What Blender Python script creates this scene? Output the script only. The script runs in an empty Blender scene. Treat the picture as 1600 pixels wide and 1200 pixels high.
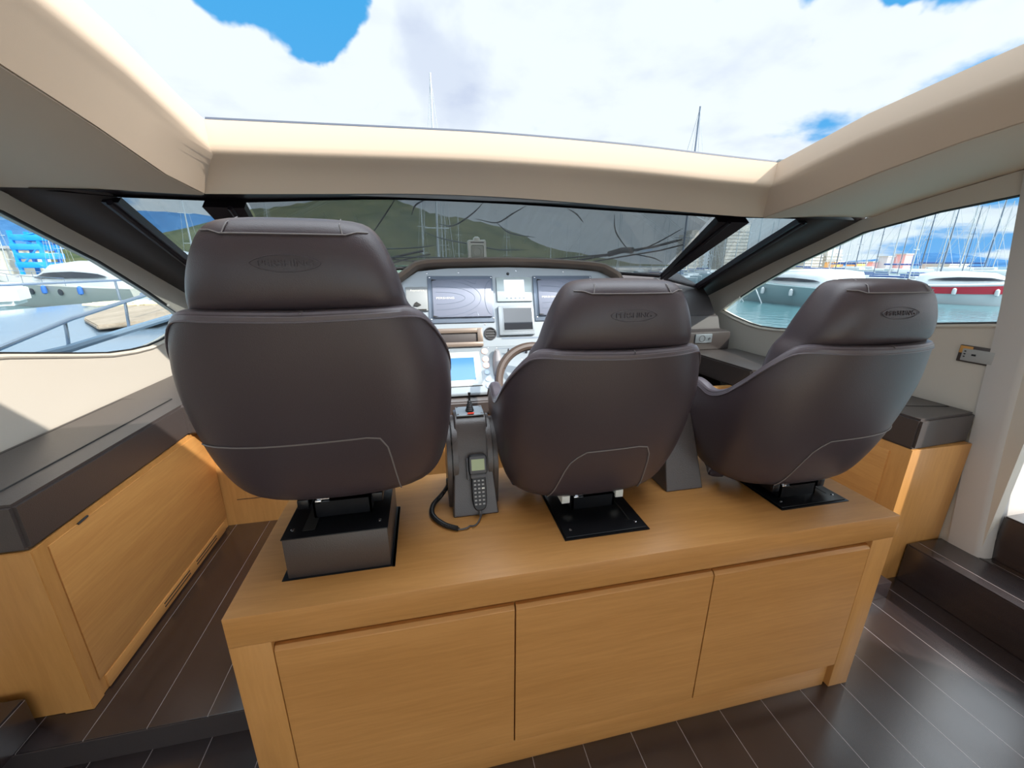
import bpy, bmesh, math, random
from mathutils import Vector, Matrix
random.seed(7)
S = bpy.context.scene
COL = S.collection
PI = math.pi

# ------------------------------------------------------------------ camera
cam_d = bpy.data.cameras.new('camera')
cam_d.sensor_width = 36.0
cam_d.lens = 627.0 / 1600 * 36.0
cam_d.clip_start = 0.02
cam_d.clip_end = 8000
cam = bpy.data.objects.new('camera', cam_d)
COL.objects.link(cam)
_p, _y, _r = math.radians(16.668), math.radians(12.088), math.radians(0.246)
f0 = Vector((math.sin(_y), math.cos(_y), 0)); r0 = Vector((math.cos(_y), -math.sin(_y), 0)); u0 = Vector((0, 0, 1))
fw = math.cos(_p) * f0 - math.sin(_p) * u0
up = math.sin(_p) * f0 + math.cos(_p) * u0
rt = math.cos(_r) * r0 + math.sin(_r) * up
up2 = -math.sin(_r) * r0 + math.cos(_r) * up
cam.matrix_world = Matrix(((rt.x, up2.x, -fw.x, 0.50165), (rt.y, up2.y, -fw.y, -0.8533), (rt.z, up2.z, -fw.z, 1.53183), (0, 0, 0, 1)))
S.camera = cam

# ------------------------------------------------------------------ view
S.view_settings.view_transform = 'Standard'
S.view_settings.look = 'None'
S.view_settings.gamma = 1.0
S.view_settings.exposure = 0.52
S.view_settings.use_curve_mapping = False

# ------------------------------------------------------------------ sun
SUN = Vector((0.582, -0.537, 0.610))
sd = bpy.data.lights.new('sun', 'SUN')
sd.energy = 4.0
sd.angle = math.radians(0.6)
sd.color = (1.0, 0.93, 0.82)
so = bpy.data.objects.new('sun', sd)
COL.objects.link(so)
so.rotation_euler = SUN.to_track_quat('Z', 'Y').to_euler()

# ------------------------------------------------------------------ sky
W = bpy.data.worlds.new('sky'); S.world = W; W.use_nodes = True
nt = W.node_tree; nt.nodes.clear()
def N(t, tree=None, **k):
    n = (tree or nt).nodes.new(t)
    for a, b in k.items():
        setattr(n, a, b)
    return n
def L(a, b, tree=None): (tree or nt).links.new(a, b)
tc = N('ShaderNodeTexCoord'); out = N('ShaderNodeOutputWorld'); bg = N('ShaderNodeBackground')
sep = N('ShaderNodeSeparateXYZ'); L(tc.outputs['Generated'], sep.inputs[0])
def M(op, a, b=None, c=None, clamp=False, tree=None):
    n = N('ShaderNodeMath', tree, operation=op); n.use_clamp = clamp
    for i, v in enumerate((a, b, c)):
        if v is None: continue
        if isinstance(v, (int, float)): n.inputs[i].default_value = v
        else: L(v, n.inputs[i], tree)
    return n.outputs[0]
zc = M('MAXIMUM', sep.outputs[2], 0.0)
den = M('ADD', zc, 0.22)
cmb = N('ShaderNodeCombineXYZ')
L(M('DIVIDE', sep.outputs[0], den), cmb.inputs[0]); L(M('DIVIDE', sep.outputs[1], den), cmb.inputs[1])
no = N('ShaderNodeTexNoise'); no.inputs['Scale'].default_value = 1.6; no.inputs['Detail'].default_value = 7; no.inputs['Roughness'].default_value = 0.52
L(cmb.outputs[0], no.inputs['Vector'])
no2 = N('ShaderNodeTexNoise'); no2.inputs['Scale'].default_value = 3.3; no2.inputs['Detail'].default_value = 5
L(cmb.outputs[0], no2.inputs['Vector'])
nw = N('ShaderNodeTexNoise'); nw.inputs['Scale'].default_value = 5.0; nw.inputs['Detail'].default_value = 5; L(tc.outputs['Generated'], nw.inputs['Vector'])
w1 = N('ShaderNodeVectorMath', operation='SUBTRACT'); L(nw.outputs['Color'], w1.inputs[0]); w1.inputs[1].default_value = (.5, .5, .5)
w2 = N('ShaderNodeVectorMath', operation='MULTIPLY_ADD'); L(w1.outputs[0], w2.inputs[0]); w2.inputs[1].default_value = (.42, .42, .30); L(tc.outputs['Generated'], w2.inputs[2])
w3 = N('ShaderNodeVectorMath', operation='NORMALIZE'); L(w2.outputs[0], w3.inputs[0])
def blob(d, a, b):
    vm = N('ShaderNodeVectorMath', operation='DOT_PRODUCT'); L(w3.outputs[0], vm.inputs[0]); vm.inputs[1].default_value = Vector(d).normalized()
    mr = N('ShaderNodeMapRange'); mr.interpolation_type = 'SMOOTHSTEP'; L(vm.outputs['Value'], mr.inputs[0])
    mr.inputs[1].default_value = math.cos(math.radians(a)); mr.inputs[2].default_value = math.cos(math.radians(b))
    return mr.outputs[0]
cl = M('ADD', M('MULTIPLY', M('SUBTRACT', no.outputs['Fac'], 0.5), 1.8), 0.84)
for d, a, b, s in [((-.25, .86, .465), 8, 2, .62), ((-.17, .88, .47), 7, 2, .5), ((.745, .55, .395), 6.5, 1.5, .60), ((.69, .60, .44), 8, 2, .55),
                   ((.86, .51, .13), 14, 4, .30), ((-.55, .83, .05), 9, 2, .25)]:
    cl = M('SUBTRACT', cl, M('MULTIPLY', blob(d, a, b), s))
mr = N('ShaderNodeMapRange'); mr.interpolation_type = 'SMOOTHSTEP'; L(cl, mr.inputs[0]); mr.inputs[1].default_value = 0.42; mr.inputs[2].default_value = 0.66
cloudfac = mr.outputs[0]
# shaded undersides of the clouds
sh = N('ShaderNodeMapRange'); sh.interpolation_type = 'SMOOTHSTEP'; L(no2.outputs['Fac'], sh.inputs[0]); sh.inputs[1].default_value = 0.50; sh.inputs[2].default_value = 0.75
shade = M('ADD', M('MULTIPLY', sh.outputs[0], 0.38), M('MULTIPLY', blob((.088, .921, .379), 7, 1.5), 0.55), clamp=True)
ccol = N('ShaderNodeMix', data_type='RGBA'); L(shade, ccol.inputs[0]); ccol.inputs[6].default_value = (0.64, 0.70, 0.75, 1); ccol.inputs[7].default_value = (0.40, 0.46, 0.60, 1)
bmix = N('ShaderNodeMix', data_type='RGBA'); L(M('POWER', zc, 0.35, clamp=True), bmix.inputs[0]); bmix.inputs[6].default_value = (0.18, 0.38, 0.72, 1); bmix.inputs[7].default_value = (0.008, 0.27, 0.56, 1)
smix = N('ShaderNodeMix', data_type='RGBA'); L(cloudfac, smix.inputs[0]); L(bmix.outputs[2], smix.inputs[6]); L(ccol.outputs[2], smix.inputs[7])
# unseen sky brightened toward sun, zenith and aft, added to fill the cabin
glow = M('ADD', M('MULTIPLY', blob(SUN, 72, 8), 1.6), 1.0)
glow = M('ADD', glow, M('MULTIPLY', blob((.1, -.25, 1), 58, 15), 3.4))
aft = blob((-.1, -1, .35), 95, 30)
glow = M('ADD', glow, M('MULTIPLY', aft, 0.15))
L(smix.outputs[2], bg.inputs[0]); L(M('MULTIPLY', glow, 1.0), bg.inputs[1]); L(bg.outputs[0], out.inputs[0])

# ------------------------------------------------------------------ materials
MATS = {}
def mat(name, rgb, rough=0.5, metal=0.0, bump=0.0, bscale=200, coat=0.0, spec=0.5, var=0.0, vscale=6, emit=None):
    if name in MATS: return MATS[name]
    m = bpy.data.materials.new(name); m.use_nodes = True; t = m.node_tree
    b = t.nodes['Principled BSDF']
    b.inputs['Base Color'].default_value = (*rgb, 1); b.inputs['Roughness'].default_value = rough; b.inputs['Metallic'].default_value = metal
    b.inputs['Coat Weight'].default_value = coat; b.inputs['Coat Roughness'].default_value = 0.15; b.inputs['Specular IOR Level'].default_value = spec
    c = N('ShaderNodeTexCoord', t)
    if var > 0:
        n = N('ShaderNodeTexNoise', t); n.inputs['Scale'].default_value = vscale; n.inputs['Detail'].default_value = 5
        L(c.outputs['Object'], n.inputs['Vector'], t)
        x = N('ShaderNodeMix', t, data_type='RGBA'); L(n.outputs['Fac'], x.inputs[0], t)
        x.inputs[6].default_value = (*[v * (1 - var) for v in rgb], 1); x.inputs[7].default_value = (*[min(1, v * (1 + var)) for v in rgb], 1)
        L(x.outputs[2], b.inputs['Base Color'], t)
    if bump > 0:
        n = N('ShaderNodeTexNoise', t); n.inputs['Scale'].default_value = bscale; n.inputs['Detail'].default_value = 3
        L(c.outputs['Object'], n.inputs['Vector'], t)
        bp_ = N('ShaderNodeBump', t); bp_.inputs['Strength'].default_value = bump; bp_.inputs['Distance'].default_value = 0.002
        L(n.outputs['Fac'], bp_.inputs['Height'], t); L(bp_.outputs[0], b.inputs['Normal'], t)
    if emit:
        b.inputs['Emission Color'].default_value = (*emit[0], 1); b.inputs['Emission Strength'].default_value = emit[1]
    MATS[name] = m; return m
def wood(name, c1, c2, stretch, rough=0.38):
    m = bpy.data.materials.new(name); m.use_nodes = True; t = m.node_tree; b = t.nodes['Principled BSDF']
    c = N('ShaderNodeTexCoord', t); mp = N('ShaderNodeMapping', t); mp.inputs['Scale'].default_value = stretch; L(c.outputs['Object'], mp.inputs[0], t)
    n = N('ShaderNodeTexNoise', t); n.inputs['Scale'].default_value = 1.0; n.inputs['Detail'].default_value = 8; n.inputs['Roughness'].default_value = 0.62; n.inputs['Distortion'].default_value = 0.25
    L(mp.outputs[0], n.inputs['Vector'], t)
    n2 = N('ShaderNodeTexNoise', t); n2.inputs['Scale'].default_value = 0.16; n2.inputs['Detail'].default_value = 2; L(mp.outputs[0], n2.inputs['Vector'], t)
    f = M('ADD', M('MULTIPLY', n.outputs['Fac'], 0.55, tree=t), M('MULTIPLY', n2.outputs['Fac'], 0.45, tree=t), tree=t)
    r = N('ShaderNodeValToRGB', t); L(f, r.inputs[0], t)
    r.color_ramp.elements[0].position = 0.38; r.color_ramp.elements[0].color = (*c1, 1); r.color_ramp.elements[1].position = 0.62; r.color_ramp.elements[1].color = (*c2, 1)
    L(r.outputs[0], b.inputs['Base Color'], t); b.inputs['Roughness'].default_value = rough
    bp_ = N('ShaderNodeBump', t); bp_.inputs['Strength'].default_value = 0.05; bp_.inputs['Distance'].default_value = 0.001; L(n.outputs['Fac'], bp_.inputs['Height'], t); L(bp_.outputs[0], b.inputs['Normal'], t)
    MATS[name] = m; return m
OAK = wood('oak_across', (.50, .235, .066), (.60, .295, .092), (6, 60, 90))
OAKV = wood('oak_upright', (.52, .25, .072), (.61, .305, .095), (60, 60, 6))
OAKY = wood('oak_along', (.53, .25, .075), (.63, .32, .10), (60, 6, 90))
LEATHER = mat('brown_leather', (.058, .043, .050), .36, bump=.25, bscale=420, spec=.55)
LEATHER2 = mat('brown_leather_pale', (.12, .10, .115), .30, bump=.25, bscale=420, spec=.55)  # pale tone carries sky sheen on rim and piping; also colours seat cushion
STITCH = mat('stitching', (.20, .18, .18), .5)
SLAB = mat('slab_leather', (.062, .050, .048), .33, bump=.35, bscale=300, spec=.7)
CREAM = mat('cream_lining', (.60, .475, .365), .62, bump=.06, bscale=500)
WALLM = mat('wall_lining', (.66, .61, .54), .6, bump=.06, bscale=500)
PILLARM = mat('pillar_lining', (.58, .555, .54), .55)
DARKFRAME = mat('dark_frame', (.016, .010, .014), .35)
DARKPANEL = mat('dark_lining', (.045, .036, .036), .55, bump=.1)
BLACKM = mat('black_metal', (.008, .009, .012), .28, metal=.3)
BLACKP = mat('black_plastic', (.014, .014, .016), .42)
GREYP = mat('grey_plastic', (.09, .09, .10), .42)
ALU = mat('brushed_panel', (.31, .355, .395), .4, metal=.25)
ALUD = mat('grey_bezel', (.20, .25, .33), .35, metal=.3)
SILVER = mat('silver_cover', (.25, .28, .37), .35, metal=.15)
CHROME = mat('chrome', (.72, .74, .78), .14, metal=1)
STEEL = mat('rail_steel', (.40, .47, .58), .22, metal=.9)
BRONZE = mat('bronze_hood', (.20, .155, .125), .33, metal=.25)
WHITEP = mat('white_plastic', (.85, .86, .80), .4)
RED = mat('red_plastic', (.75, .06, .03), .4)
ORANGE = mat('orange_plastic', (.85, .22, .03), .4)
LCD = mat('lcd_green', (.36, .42, .22), .2)
SCRBLUE = mat('screen_blue', (.05, .16, .42), .12, emit=((.10, .30, .80), .35))
SCRLIT = mat('screen_lit', (.6, .6, .75), .2, emit=((.85, .86, 1.0), .6))
SCRDARK = mat('screen_dark', (.02, .025, .035), .03, spec=1.0)
LETTER = mat('white_lettering', (.85, .85, .8), .4)
GEL = mat('white_gelcoat', (.50, .535, .56), .25, coat=.15)
GELGREY = mat('grey_gelcoat', (.15, .21, .28), .2, coat=.1)
GLASSD = mat('boat_glass', (.01, .015, .025), .06)
HRED = mat('red_hull', (.42, .02, .04), .2)
HBLUE = mat('blue_canvas', (.02, .06, .20), .7)
TEAK = wood('teak_deck', (.22, .17, .12), (.36, .29, .22), (40, 4, 40), .6)
MAST = mat('mast_alloy', (.42, .45, .48), .4, metal=.2)
MASTD = mat('mast_dark', (.10, .13, .18), .4)
CRANE = mat('crane_blue', (.01, .28, .80), .4)
CONCR = mat('quay_concrete', (.45, .43, .40), .8, var=.2, vscale=.3)
BUILD = mat('building_render', (.50, .47, .42), .8, var=.15, vscale=.05)
CONT = mat('container_orange', (.80, .38, .10), .6)
CONTP = mat('container_pink', (.72, .35, .34), .6)
RUB = mat('rubber', (.02, .02, .02), .6)
GASKET = mat('gasket', (.035, .045, .07), .5)
BRASS = mat('orange_trim', (.70, .36, .10), .4)

def floor_mat():
    m = bpy.data.materials.new('dark_planks'); m.use_nodes = True; t = m.node_tree; b = t.nodes['Principled BSDF']
    c = N('ShaderNodeTexCoord', t); s = N('ShaderNodeSeparateXYZ', t); L(c.outputs['Object'], s.inputs[0], t)
    fr = M('FRACT', M('DIVIDE', M('ADD', s.outputs[0], 20 * .1735 - .065, tree=t), .1735, tree=t), tree=t)
    line = M('LESS_THAN', fr, 0.014, tree=t)
    n = N('ShaderNodeTexNoise', t); mp = N('ShaderNodeMapping', t); mp.inputs['Scale'].default_value = (60, 5, 60); L(c.outputs['Object'], mp.inputs[0], t); L(mp.outputs[0], n.inputs['Vector'], t)
    n.inputs['Scale'].default_value = 1; n.inputs['Detail'].default_value = 7
    r = N('ShaderNodeValToRGB', t); L(n.outputs['Fac'], r.inputs[0], t)
    r.color_ramp.elements[0].position = .35; r.color_ramp.elements[0].color = (.022, .016, .018, 1); r.color_ramp.elements[1].position = .7; r.color_ramp.elements[1].color = (.036, .026, .027, 1)
    x = N('ShaderNodeMix', t, data_type='RGBA'); L(line, x.inputs[0], t); L(r.outputs[0], x.inputs[6], t); x.inputs[7].default_value = (.30, .27, .27, 1)
    L(x.outputs[2], b.inputs['Base Color'], t)
    n3 = N('ShaderNodeTexNoise', t); n3.inputs['Scale'].default_value = 9; L(c.outputs['Object'], n3.inputs['Vector'], t)
    L(M('ADD', M('MULTIPLY', n3.outputs['Fac'], .10, tree=t), .20, tree=t), b.inputs['Roughness'], t)
    b.inputs['Coat Weight'].default_value = .7; b.inputs['Coat Roughness'].default_value = .26; b.inputs['Specular IOR Level'].default_value = .8
    bp_ = N('ShaderNodeBump', t); bp_.inputs['Strength'].default_value = .12; bp_.inputs['Distance'].default_value = .001; L(n.outputs['Fac'], bp_.inputs['Height'], t); L(bp_.outputs[0], b.inputs['Normal'], t)
    MATS['planks'] = m; return m
PLANKS = floor_mat()
def glass_mat(name, tint, refl, extra=None):
    m = bpy.data.materials.new(name); m.use_nodes = True; t = m.node_tree; t.nodes.clear()
    o = N('ShaderNodeOutputMaterial', t); tr = N('ShaderNodeBsdfTransparent', t); tr.inputs[0].default_value = (*tint, 1)
    g = N('ShaderNodeBsdfGlossy', t); g.inputs['Roughness'].default_value = .02
    fr = N('ShaderNodeFresnel', t); fr.inputs[0].default_value = 1.45
    mx = N('ShaderNodeMixShader', t); L(M('MULTIPLY', fr.outputs[0], refl, tree=t), mx.inputs[0], t); L(tr.outputs[0], mx.inputs[1], t); L(g.outputs[0], mx.inputs[2], t)
    last = mx.outputs[0]
    if extra:
        d = N('ShaderNodeBsdfDiffuse', t); d.inputs[0].default_value = (*extra[0], 1)
        m2 = N('ShaderNodeMixShader', t)
        c = N('ShaderNodeTexCoord', t); mp = N('ShaderNodeMapping', t); mp.inputs['Scale'].default_value = (28, 2, 2); mp.inputs['Rotation'].default_value = (0, .1, 0); L(c.outputs['Object'], mp.inputs[0], t)
        n = N('ShaderNodeTexNoise', t); n.inputs['Scale'].default_value = 1.2; n.inputs['Detail'].default_value = 6; L(mp.outputs[0], n.inputs['Vector'], t)
        L(M('MULTIPLY', M('ADD', M('MULTIPLY', n.outputs['Fac'], .5, tree=t), .75, tree=t), extra[1], tree=t), m2.inputs[0], t)
        L(last, m2.inputs[1], t); L(d.outputs[0], m2.inputs[2], t); last = m2.outputs[0]
    L(last, o.inputs[0], t); MATS[name] = m; return m
GLASS = glass_mat('side_glass', (.95, .98, .98), .2)
WSGLASS = glass_mat('windscreen_glass', (.86, .90, .92), .6)
MESHCOVER = glass_mat('mesh_cover', (.62, .68, .70), .0, ((.30, .38, .44), .34))

def water_mat():
    m = bpy.data.materials.new('harbour_water'); m.use_nodes = True; t = m.node_tree; b = t.nodes['Principled BSDF']
    b.inputs['Base Color'].default_value = (.075, .17, .195, 1); b.inputs['Roughness'].default_value = .12
    c = N('ShaderNodeTexCoord', t); n = N('ShaderNodeTexNoise', t); n.inputs['Scale'].default_value = 1.1; n.inputs['Detail'].default_value = 4; L(c.outputs['Object'], n.inputs['Vector'], t)
    bp_ = N('ShaderNodeBump', t); bp_.inputs['Strength'].default_value = .35; bp_.inputs['Distance'].default_value = .25; L(n.outputs['Fac'], bp_.inputs['Height'], t); L(bp_.outputs[0], b.inputs['Normal'], t)
    MATS['water'] = m; return m
WATER = water_mat()
def hill_mat(name, c1, c2, sc):
    m = bpy.data.materials.new(name); m.use_nodes = True; t = m.node_tree; b = t.nodes['Principled BSDF']; b.inputs['Roughness'].default_value = 1; b.inputs['Specular IOR Level'].default_value = 0
    c = N('ShaderNodeTexCoord', t); n = N('ShaderNodeTexNoise', t); n.inputs['Scale'].default_value = sc; n.inputs['Detail'].default_value = 9; n.inputs['Roughness'].default_value = .65; L(c.outputs['Object'], n.inputs['Vector'], t)
    r = N('ShaderNodeValToRGB', t); L(n.outputs['Fac'], r.inputs[0], t); r.color_ramp.elements[0].position = .38; r.color_ramp.elements[0].color = (*c1, 1); r.color_ramp.elements[1].position = .62; r.color_ramp.elements[1].color = (*c2, 1)
    L(r.outputs[0], b.inputs['Base Color'], t); MATS[name] = m; return m
HILLG = hill_mat('hill_green', (.045, .062, .035), (.10, .105, .055), .012)
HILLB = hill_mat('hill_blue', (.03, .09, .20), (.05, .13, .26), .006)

# ------------------------------------------------------------------ mesh helpers
WO = {}      # world origin of each object
class MB:
    def __init__(s): s.v = []; s.f = []; s.M = None; s.smooth = []
    def add(s, vs, fs, smooth=True):
        o = len(s.v)
        for v in vs:
            v = Vector(v)
            s.v.append(s.M @ v if s.M is not None else v)
        for f in fs: s.f.append([i + o for i in f]); s.smooth.append(smooth)
    def box(s, x0, x1, y0, y1, z0, z1, bev=0, seg=2):
        bm = bmesh.new(); bmesh.ops.create_cube(bm, size=1)
        for v in bm.verts: v.co = Vector(((x0 + x1) / 2 + v.co.x * (x1 - x0), (y0 + y1) / 2 + v.co.y * (y1 - y0), (z0 + z1) / 2 + v.co.z * (z1 - z0)))
        if bev > 0: bmesh.ops.bevel(bm, geom=bm.edges[:], offset=bev, segments=seg, affect='EDGES', profile=.5)
        s.bm(bm); return s
    def bm(s, bm):
        bm.verts.index_update(); s.add([v.co.copy() for v in bm.verts], [[v.index for v in f.verts] for f in bm.faces]); bm.free(); return s
    def prism(s, poly, axis, a, b, bev=0):
        # poly: 2d points in the other two axes (in order), extruded along axis
        def P(p, t):
            return {'x': (t, p[0], p[1]), 'y': (p[0], t, p[1]), 'z': (p[0], p[1], t)}[axis]
        bm = bmesh.new()
        va = [bm.verts.new(P(p, a)) for p in poly]; vb = [bm.verts.new(P(p, b)) for p in poly]
        n = len(poly)
        bm.faces.new(va); bm.faces.new(vb[::-1])
        for i in range(n): bm.faces.new((va[i], vb[i], vb[(i + 1) % n], va[(i + 1) % n]))
        bmesh.ops.recalc_face_normals(bm, faces=bm.faces[:])
        if bev > 0: bmesh.ops.bevel(bm, geom=bm.edges[:], offset=bev, segments=2, affect='EDGES')
        s.bm(bm); return s
    def loft(s, rings, cap=True, closed=True):
        n = len(rings[0]); vs = [p for r in rings for p in r]; fs = []
        for i in range(len(rings) - 1):
            for j in range(n if closed else n - 1):
                k = (j + 1) % n
                fs.append([i * n + j, i * n + k, (i + 1) * n + k, (i + 1) * n + j])
        if cap: fs.append(list(range(n))[::-1]); fs.append([(len(rings) - 1) * n + j for j in range(n)])
        s.add(vs, fs); return s
    def tube(s, pts, r, n=8, closed=False, cap=True):
        pts = [Vector(p) for p in pts]; m = len(pts); rr = r if isinstance(r, (list, tuple)) else [r] * m
        rings = []; prev = None
        for i, p in enumerate(pts):
            if closed: t = pts[(i + 1) % m] - pts[i - 1]
            else: t = pts[min(i + 1, m - 1)] - pts[max(i - 1, 0)]
            t = t.normalized() if t.length > 1e-9 else Vector((0, 0, 1))
            if prev is None:
                a = Vector((0, 0, 1)) if abs(t.z) < .9 else Vector((1, 0, 0)); u = t.cross(a).normalized()
            else:
                u = prev - t * prev.dot(t); u = u.normalized() if u.length > 1e-9 else prev
            prev = u; w = t.cross(u)
            rings.append([p + (u * math.cos(2 * PI * j / n) + w * math.sin(2 * PI * j / n)) * rr[i] for j in range(n)])
        if closed: rings.append(rings[0]); cap = False
        s.loft(rings, cap); return s
    def lathe(s, c, axis, prof, n=24):
        c = Vector(c); axis = Vector(axis).normalized(); a = Vector((0, 0, 1)) if abs(axis.z) < .9 else Vector((1, 0, 0)); u = axis.cross(a).normalized(); w = axis.cross(u)
        rings = [[c + axis * h + (u * math.cos(2 * PI * j / n) + w * math.sin(2 * PI * j / n)) * max(r, 1e-5) for j in range(n)] for r, h in prof]
        s.loft(rings); return s
    def build(s, name, m, parent=None, label=None, sub=0, solid=None, sharp=35, at=None, kind=None, bev=None):
        me = bpy.data.meshes.new(name)
        w = WO.get(parent.name, Vector((0, 0, 0))) if parent else Vector((0, 0, 0))
        off = Vector(at) if at is not None else Vector((0, 0, 0))
        me.from_pydata([tuple(v - off) for v in s.v], [], s.f)
        me.materials.append(m)
        bm = bmesh.new(); bm.from_mesh(me); bmesh.ops.recalc_face_normals(bm, faces=bm.faces[:]); bm.to_mesh(me); bm.free()
        me.polygons.foreach_set('use_smooth', [True] * len(me.polygons))
        if sub == 0: me.set_sharp_from_angle(angle=math.radians(sharp))
        o = bpy.data.objects.new(name, me); COL.objects.link(o)
        o.location = off - w
        if parent: o.parent = parent
        WO[o.name] = off
        if solid:
            md = o.modifiers.new('solid', 'SOLIDIFY'); md.thickness = solid; md.offset = -1; md.use_even_offset = False; md.edge_crease_outer = .75; md.edge_crease_inner = .5
        if bev:
            md = o.modifiers.new('bevel', 'BEVEL'); md.width = bev; md.segments = 2; md.limit_method = 'ANGLE'; md.angle_limit = math.radians(40)
        if sub:
            md = o.modifiers.new('sub', 'SUBSURF'); md.levels = sub; md.render_levels = sub
        if label: o['label'] = label
        if kind: o['kind'] = kind
        return o
def thing(name, label, cat, loc, group=None):
    o = bpy.data.objects.new(name, None); COL.objects.link(o); o.empty_display_size = .05; o.location = loc; WO[o.name] = Vector(loc)
    o['label'] = label; o['category'] = cat
    if group: o['group'] = group
    return o
def tag(o, label, cat, group=None, kind=None):
    o['label'] = label; o['category'] = cat
    if group: o['group'] = group
    if kind: o['kind'] = kind
    return o
def struct(o, label=None, cat=None):
    o['kind'] = 'structure'
    if label: o['label'] = label
    if cat: o['category'] = cat
    return o
def copy_tree(o, parent=None):
    c = o.copy(); COL.objects.link(c); c.parent = parent
    for ch in list(o.children): copy_tree(ch, c)
    return c
def sq(c, hx, hy, z, n=3.0, k=32):
    r = []
    for j in range(k):
        a = 2 * PI * j / k; ca, sa = math.cos(a), math.sin(a)
        r.append(Vector((c[0] + hx * math.copysign(abs(ca) ** (2 / n), ca), c[1] + hy * math.copysign(abs(sa) ** (2 / n), sa), z)))
    return r
def lerp(t, xs, ys):
    if t <= xs[0]: return ys[0]
    for i in range(len(xs) - 1):
        if t <= xs[i + 1]:
            k = (t - xs[i]) / (xs[i + 1] - xs[i]); return ys[i] + k * (ys[i + 1] - ys[i])
    return ys[-1]
def slerp(t, xs, ys):   # smooth (catmull) interpolation
    if t <= xs[0]: return ys[0]
    if t >= xs[-1]: return ys[-1]
    for i in range(len(xs) - 1):
        if t <= xs[i + 1]:
            k = (t - xs[i]) / (xs[i + 1] - xs[i])
            def d(j):
                if j == 0: return (ys[1] - ys[0]) / (xs[1] - xs[0])
                if j == len(xs) - 1: return (ys[-1] - ys[-2]) / (xs[-1] - xs[-2])
                return (ys[j + 1] - ys[j - 1]) / (xs[j + 1] - xs[j - 1])
            h = xs[i + 1] - xs[i]; k2 = k * k; k3 = k2 * k
            return (2 * k3 - 3 * k2 + 1) * ys[i] + (k3 - 2 * k2 + k) * h * d(i) + (-2 * k3 + 3 * k2) * ys[i + 1] + (k3 - k2) * h * d(i + 1)
def text_mesh(body, size, depth=.001, font_scale=(1, 1)):
    cu = bpy.data.curves.new('t', 'FONT'); cu.body = body; cu.size = size; cu.extrude = depth; cu.align_x = 'CENTER'; cu.align_y = 'CENTER'
    o = bpy.data.objects.new('t', cu); COL.objects.link(o)
    bpy.context.view_layer.update()
    me = bpy.data.meshes.new_from_object(o.evaluated_get(bpy.context.evaluated_depsgraph_get()))
    vs = [Vector((v.co.x * font_scale[0], v.co.y * font_scale[1], v.co.z)) for v in me.vertices]; fs = [list(p.vertices) for p in me.polygons]
    bpy.data.objects.remove(o); bpy.data.curves.remove(cu); bpy.data.meshes.remove(me)
    return vs, fs
CX = 0.985
def mx(x): return 2 * CX - x

# ================================================================== SETTING
# ---- floors
b = MB(); b.box(-1.1, 3.08, -4.6, 3.0, -.06, 0)
struct(b.build('floor', PLANKS))
b = MB(); b.box(-1.03, 3.0, -4.6, -1.5, .001, .012, .003)  # pale floor added out of view to bounce warm light onto the ceiling
struct(b.build('floor', mat('cream_bounce', (.74, .62, .48), .9, bump=.3, bscale=300)), 'unseen cream carpet added aft of the helm to bounce warm light')
b = MB(); b.box(-1.03, .0, .289, .2925, .0, .088); struct(b.build('trim_10', DARKPANEL), 'plain dark riser below the raised plank step')
b = MB(); b.box(3.0, 3.055, -.88, .235, .0, .2075, .002); struct(b.build('trim_11', PLANKS), 'plank threshold between the two steps')
b = MB(); b.box(-1.03, 2.6, .293, 1.412, .0, .09, .003)
struct(b.build('floor', PLANKS), 'raised dark plank step beside and ahead of the seat cabinet')
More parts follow.
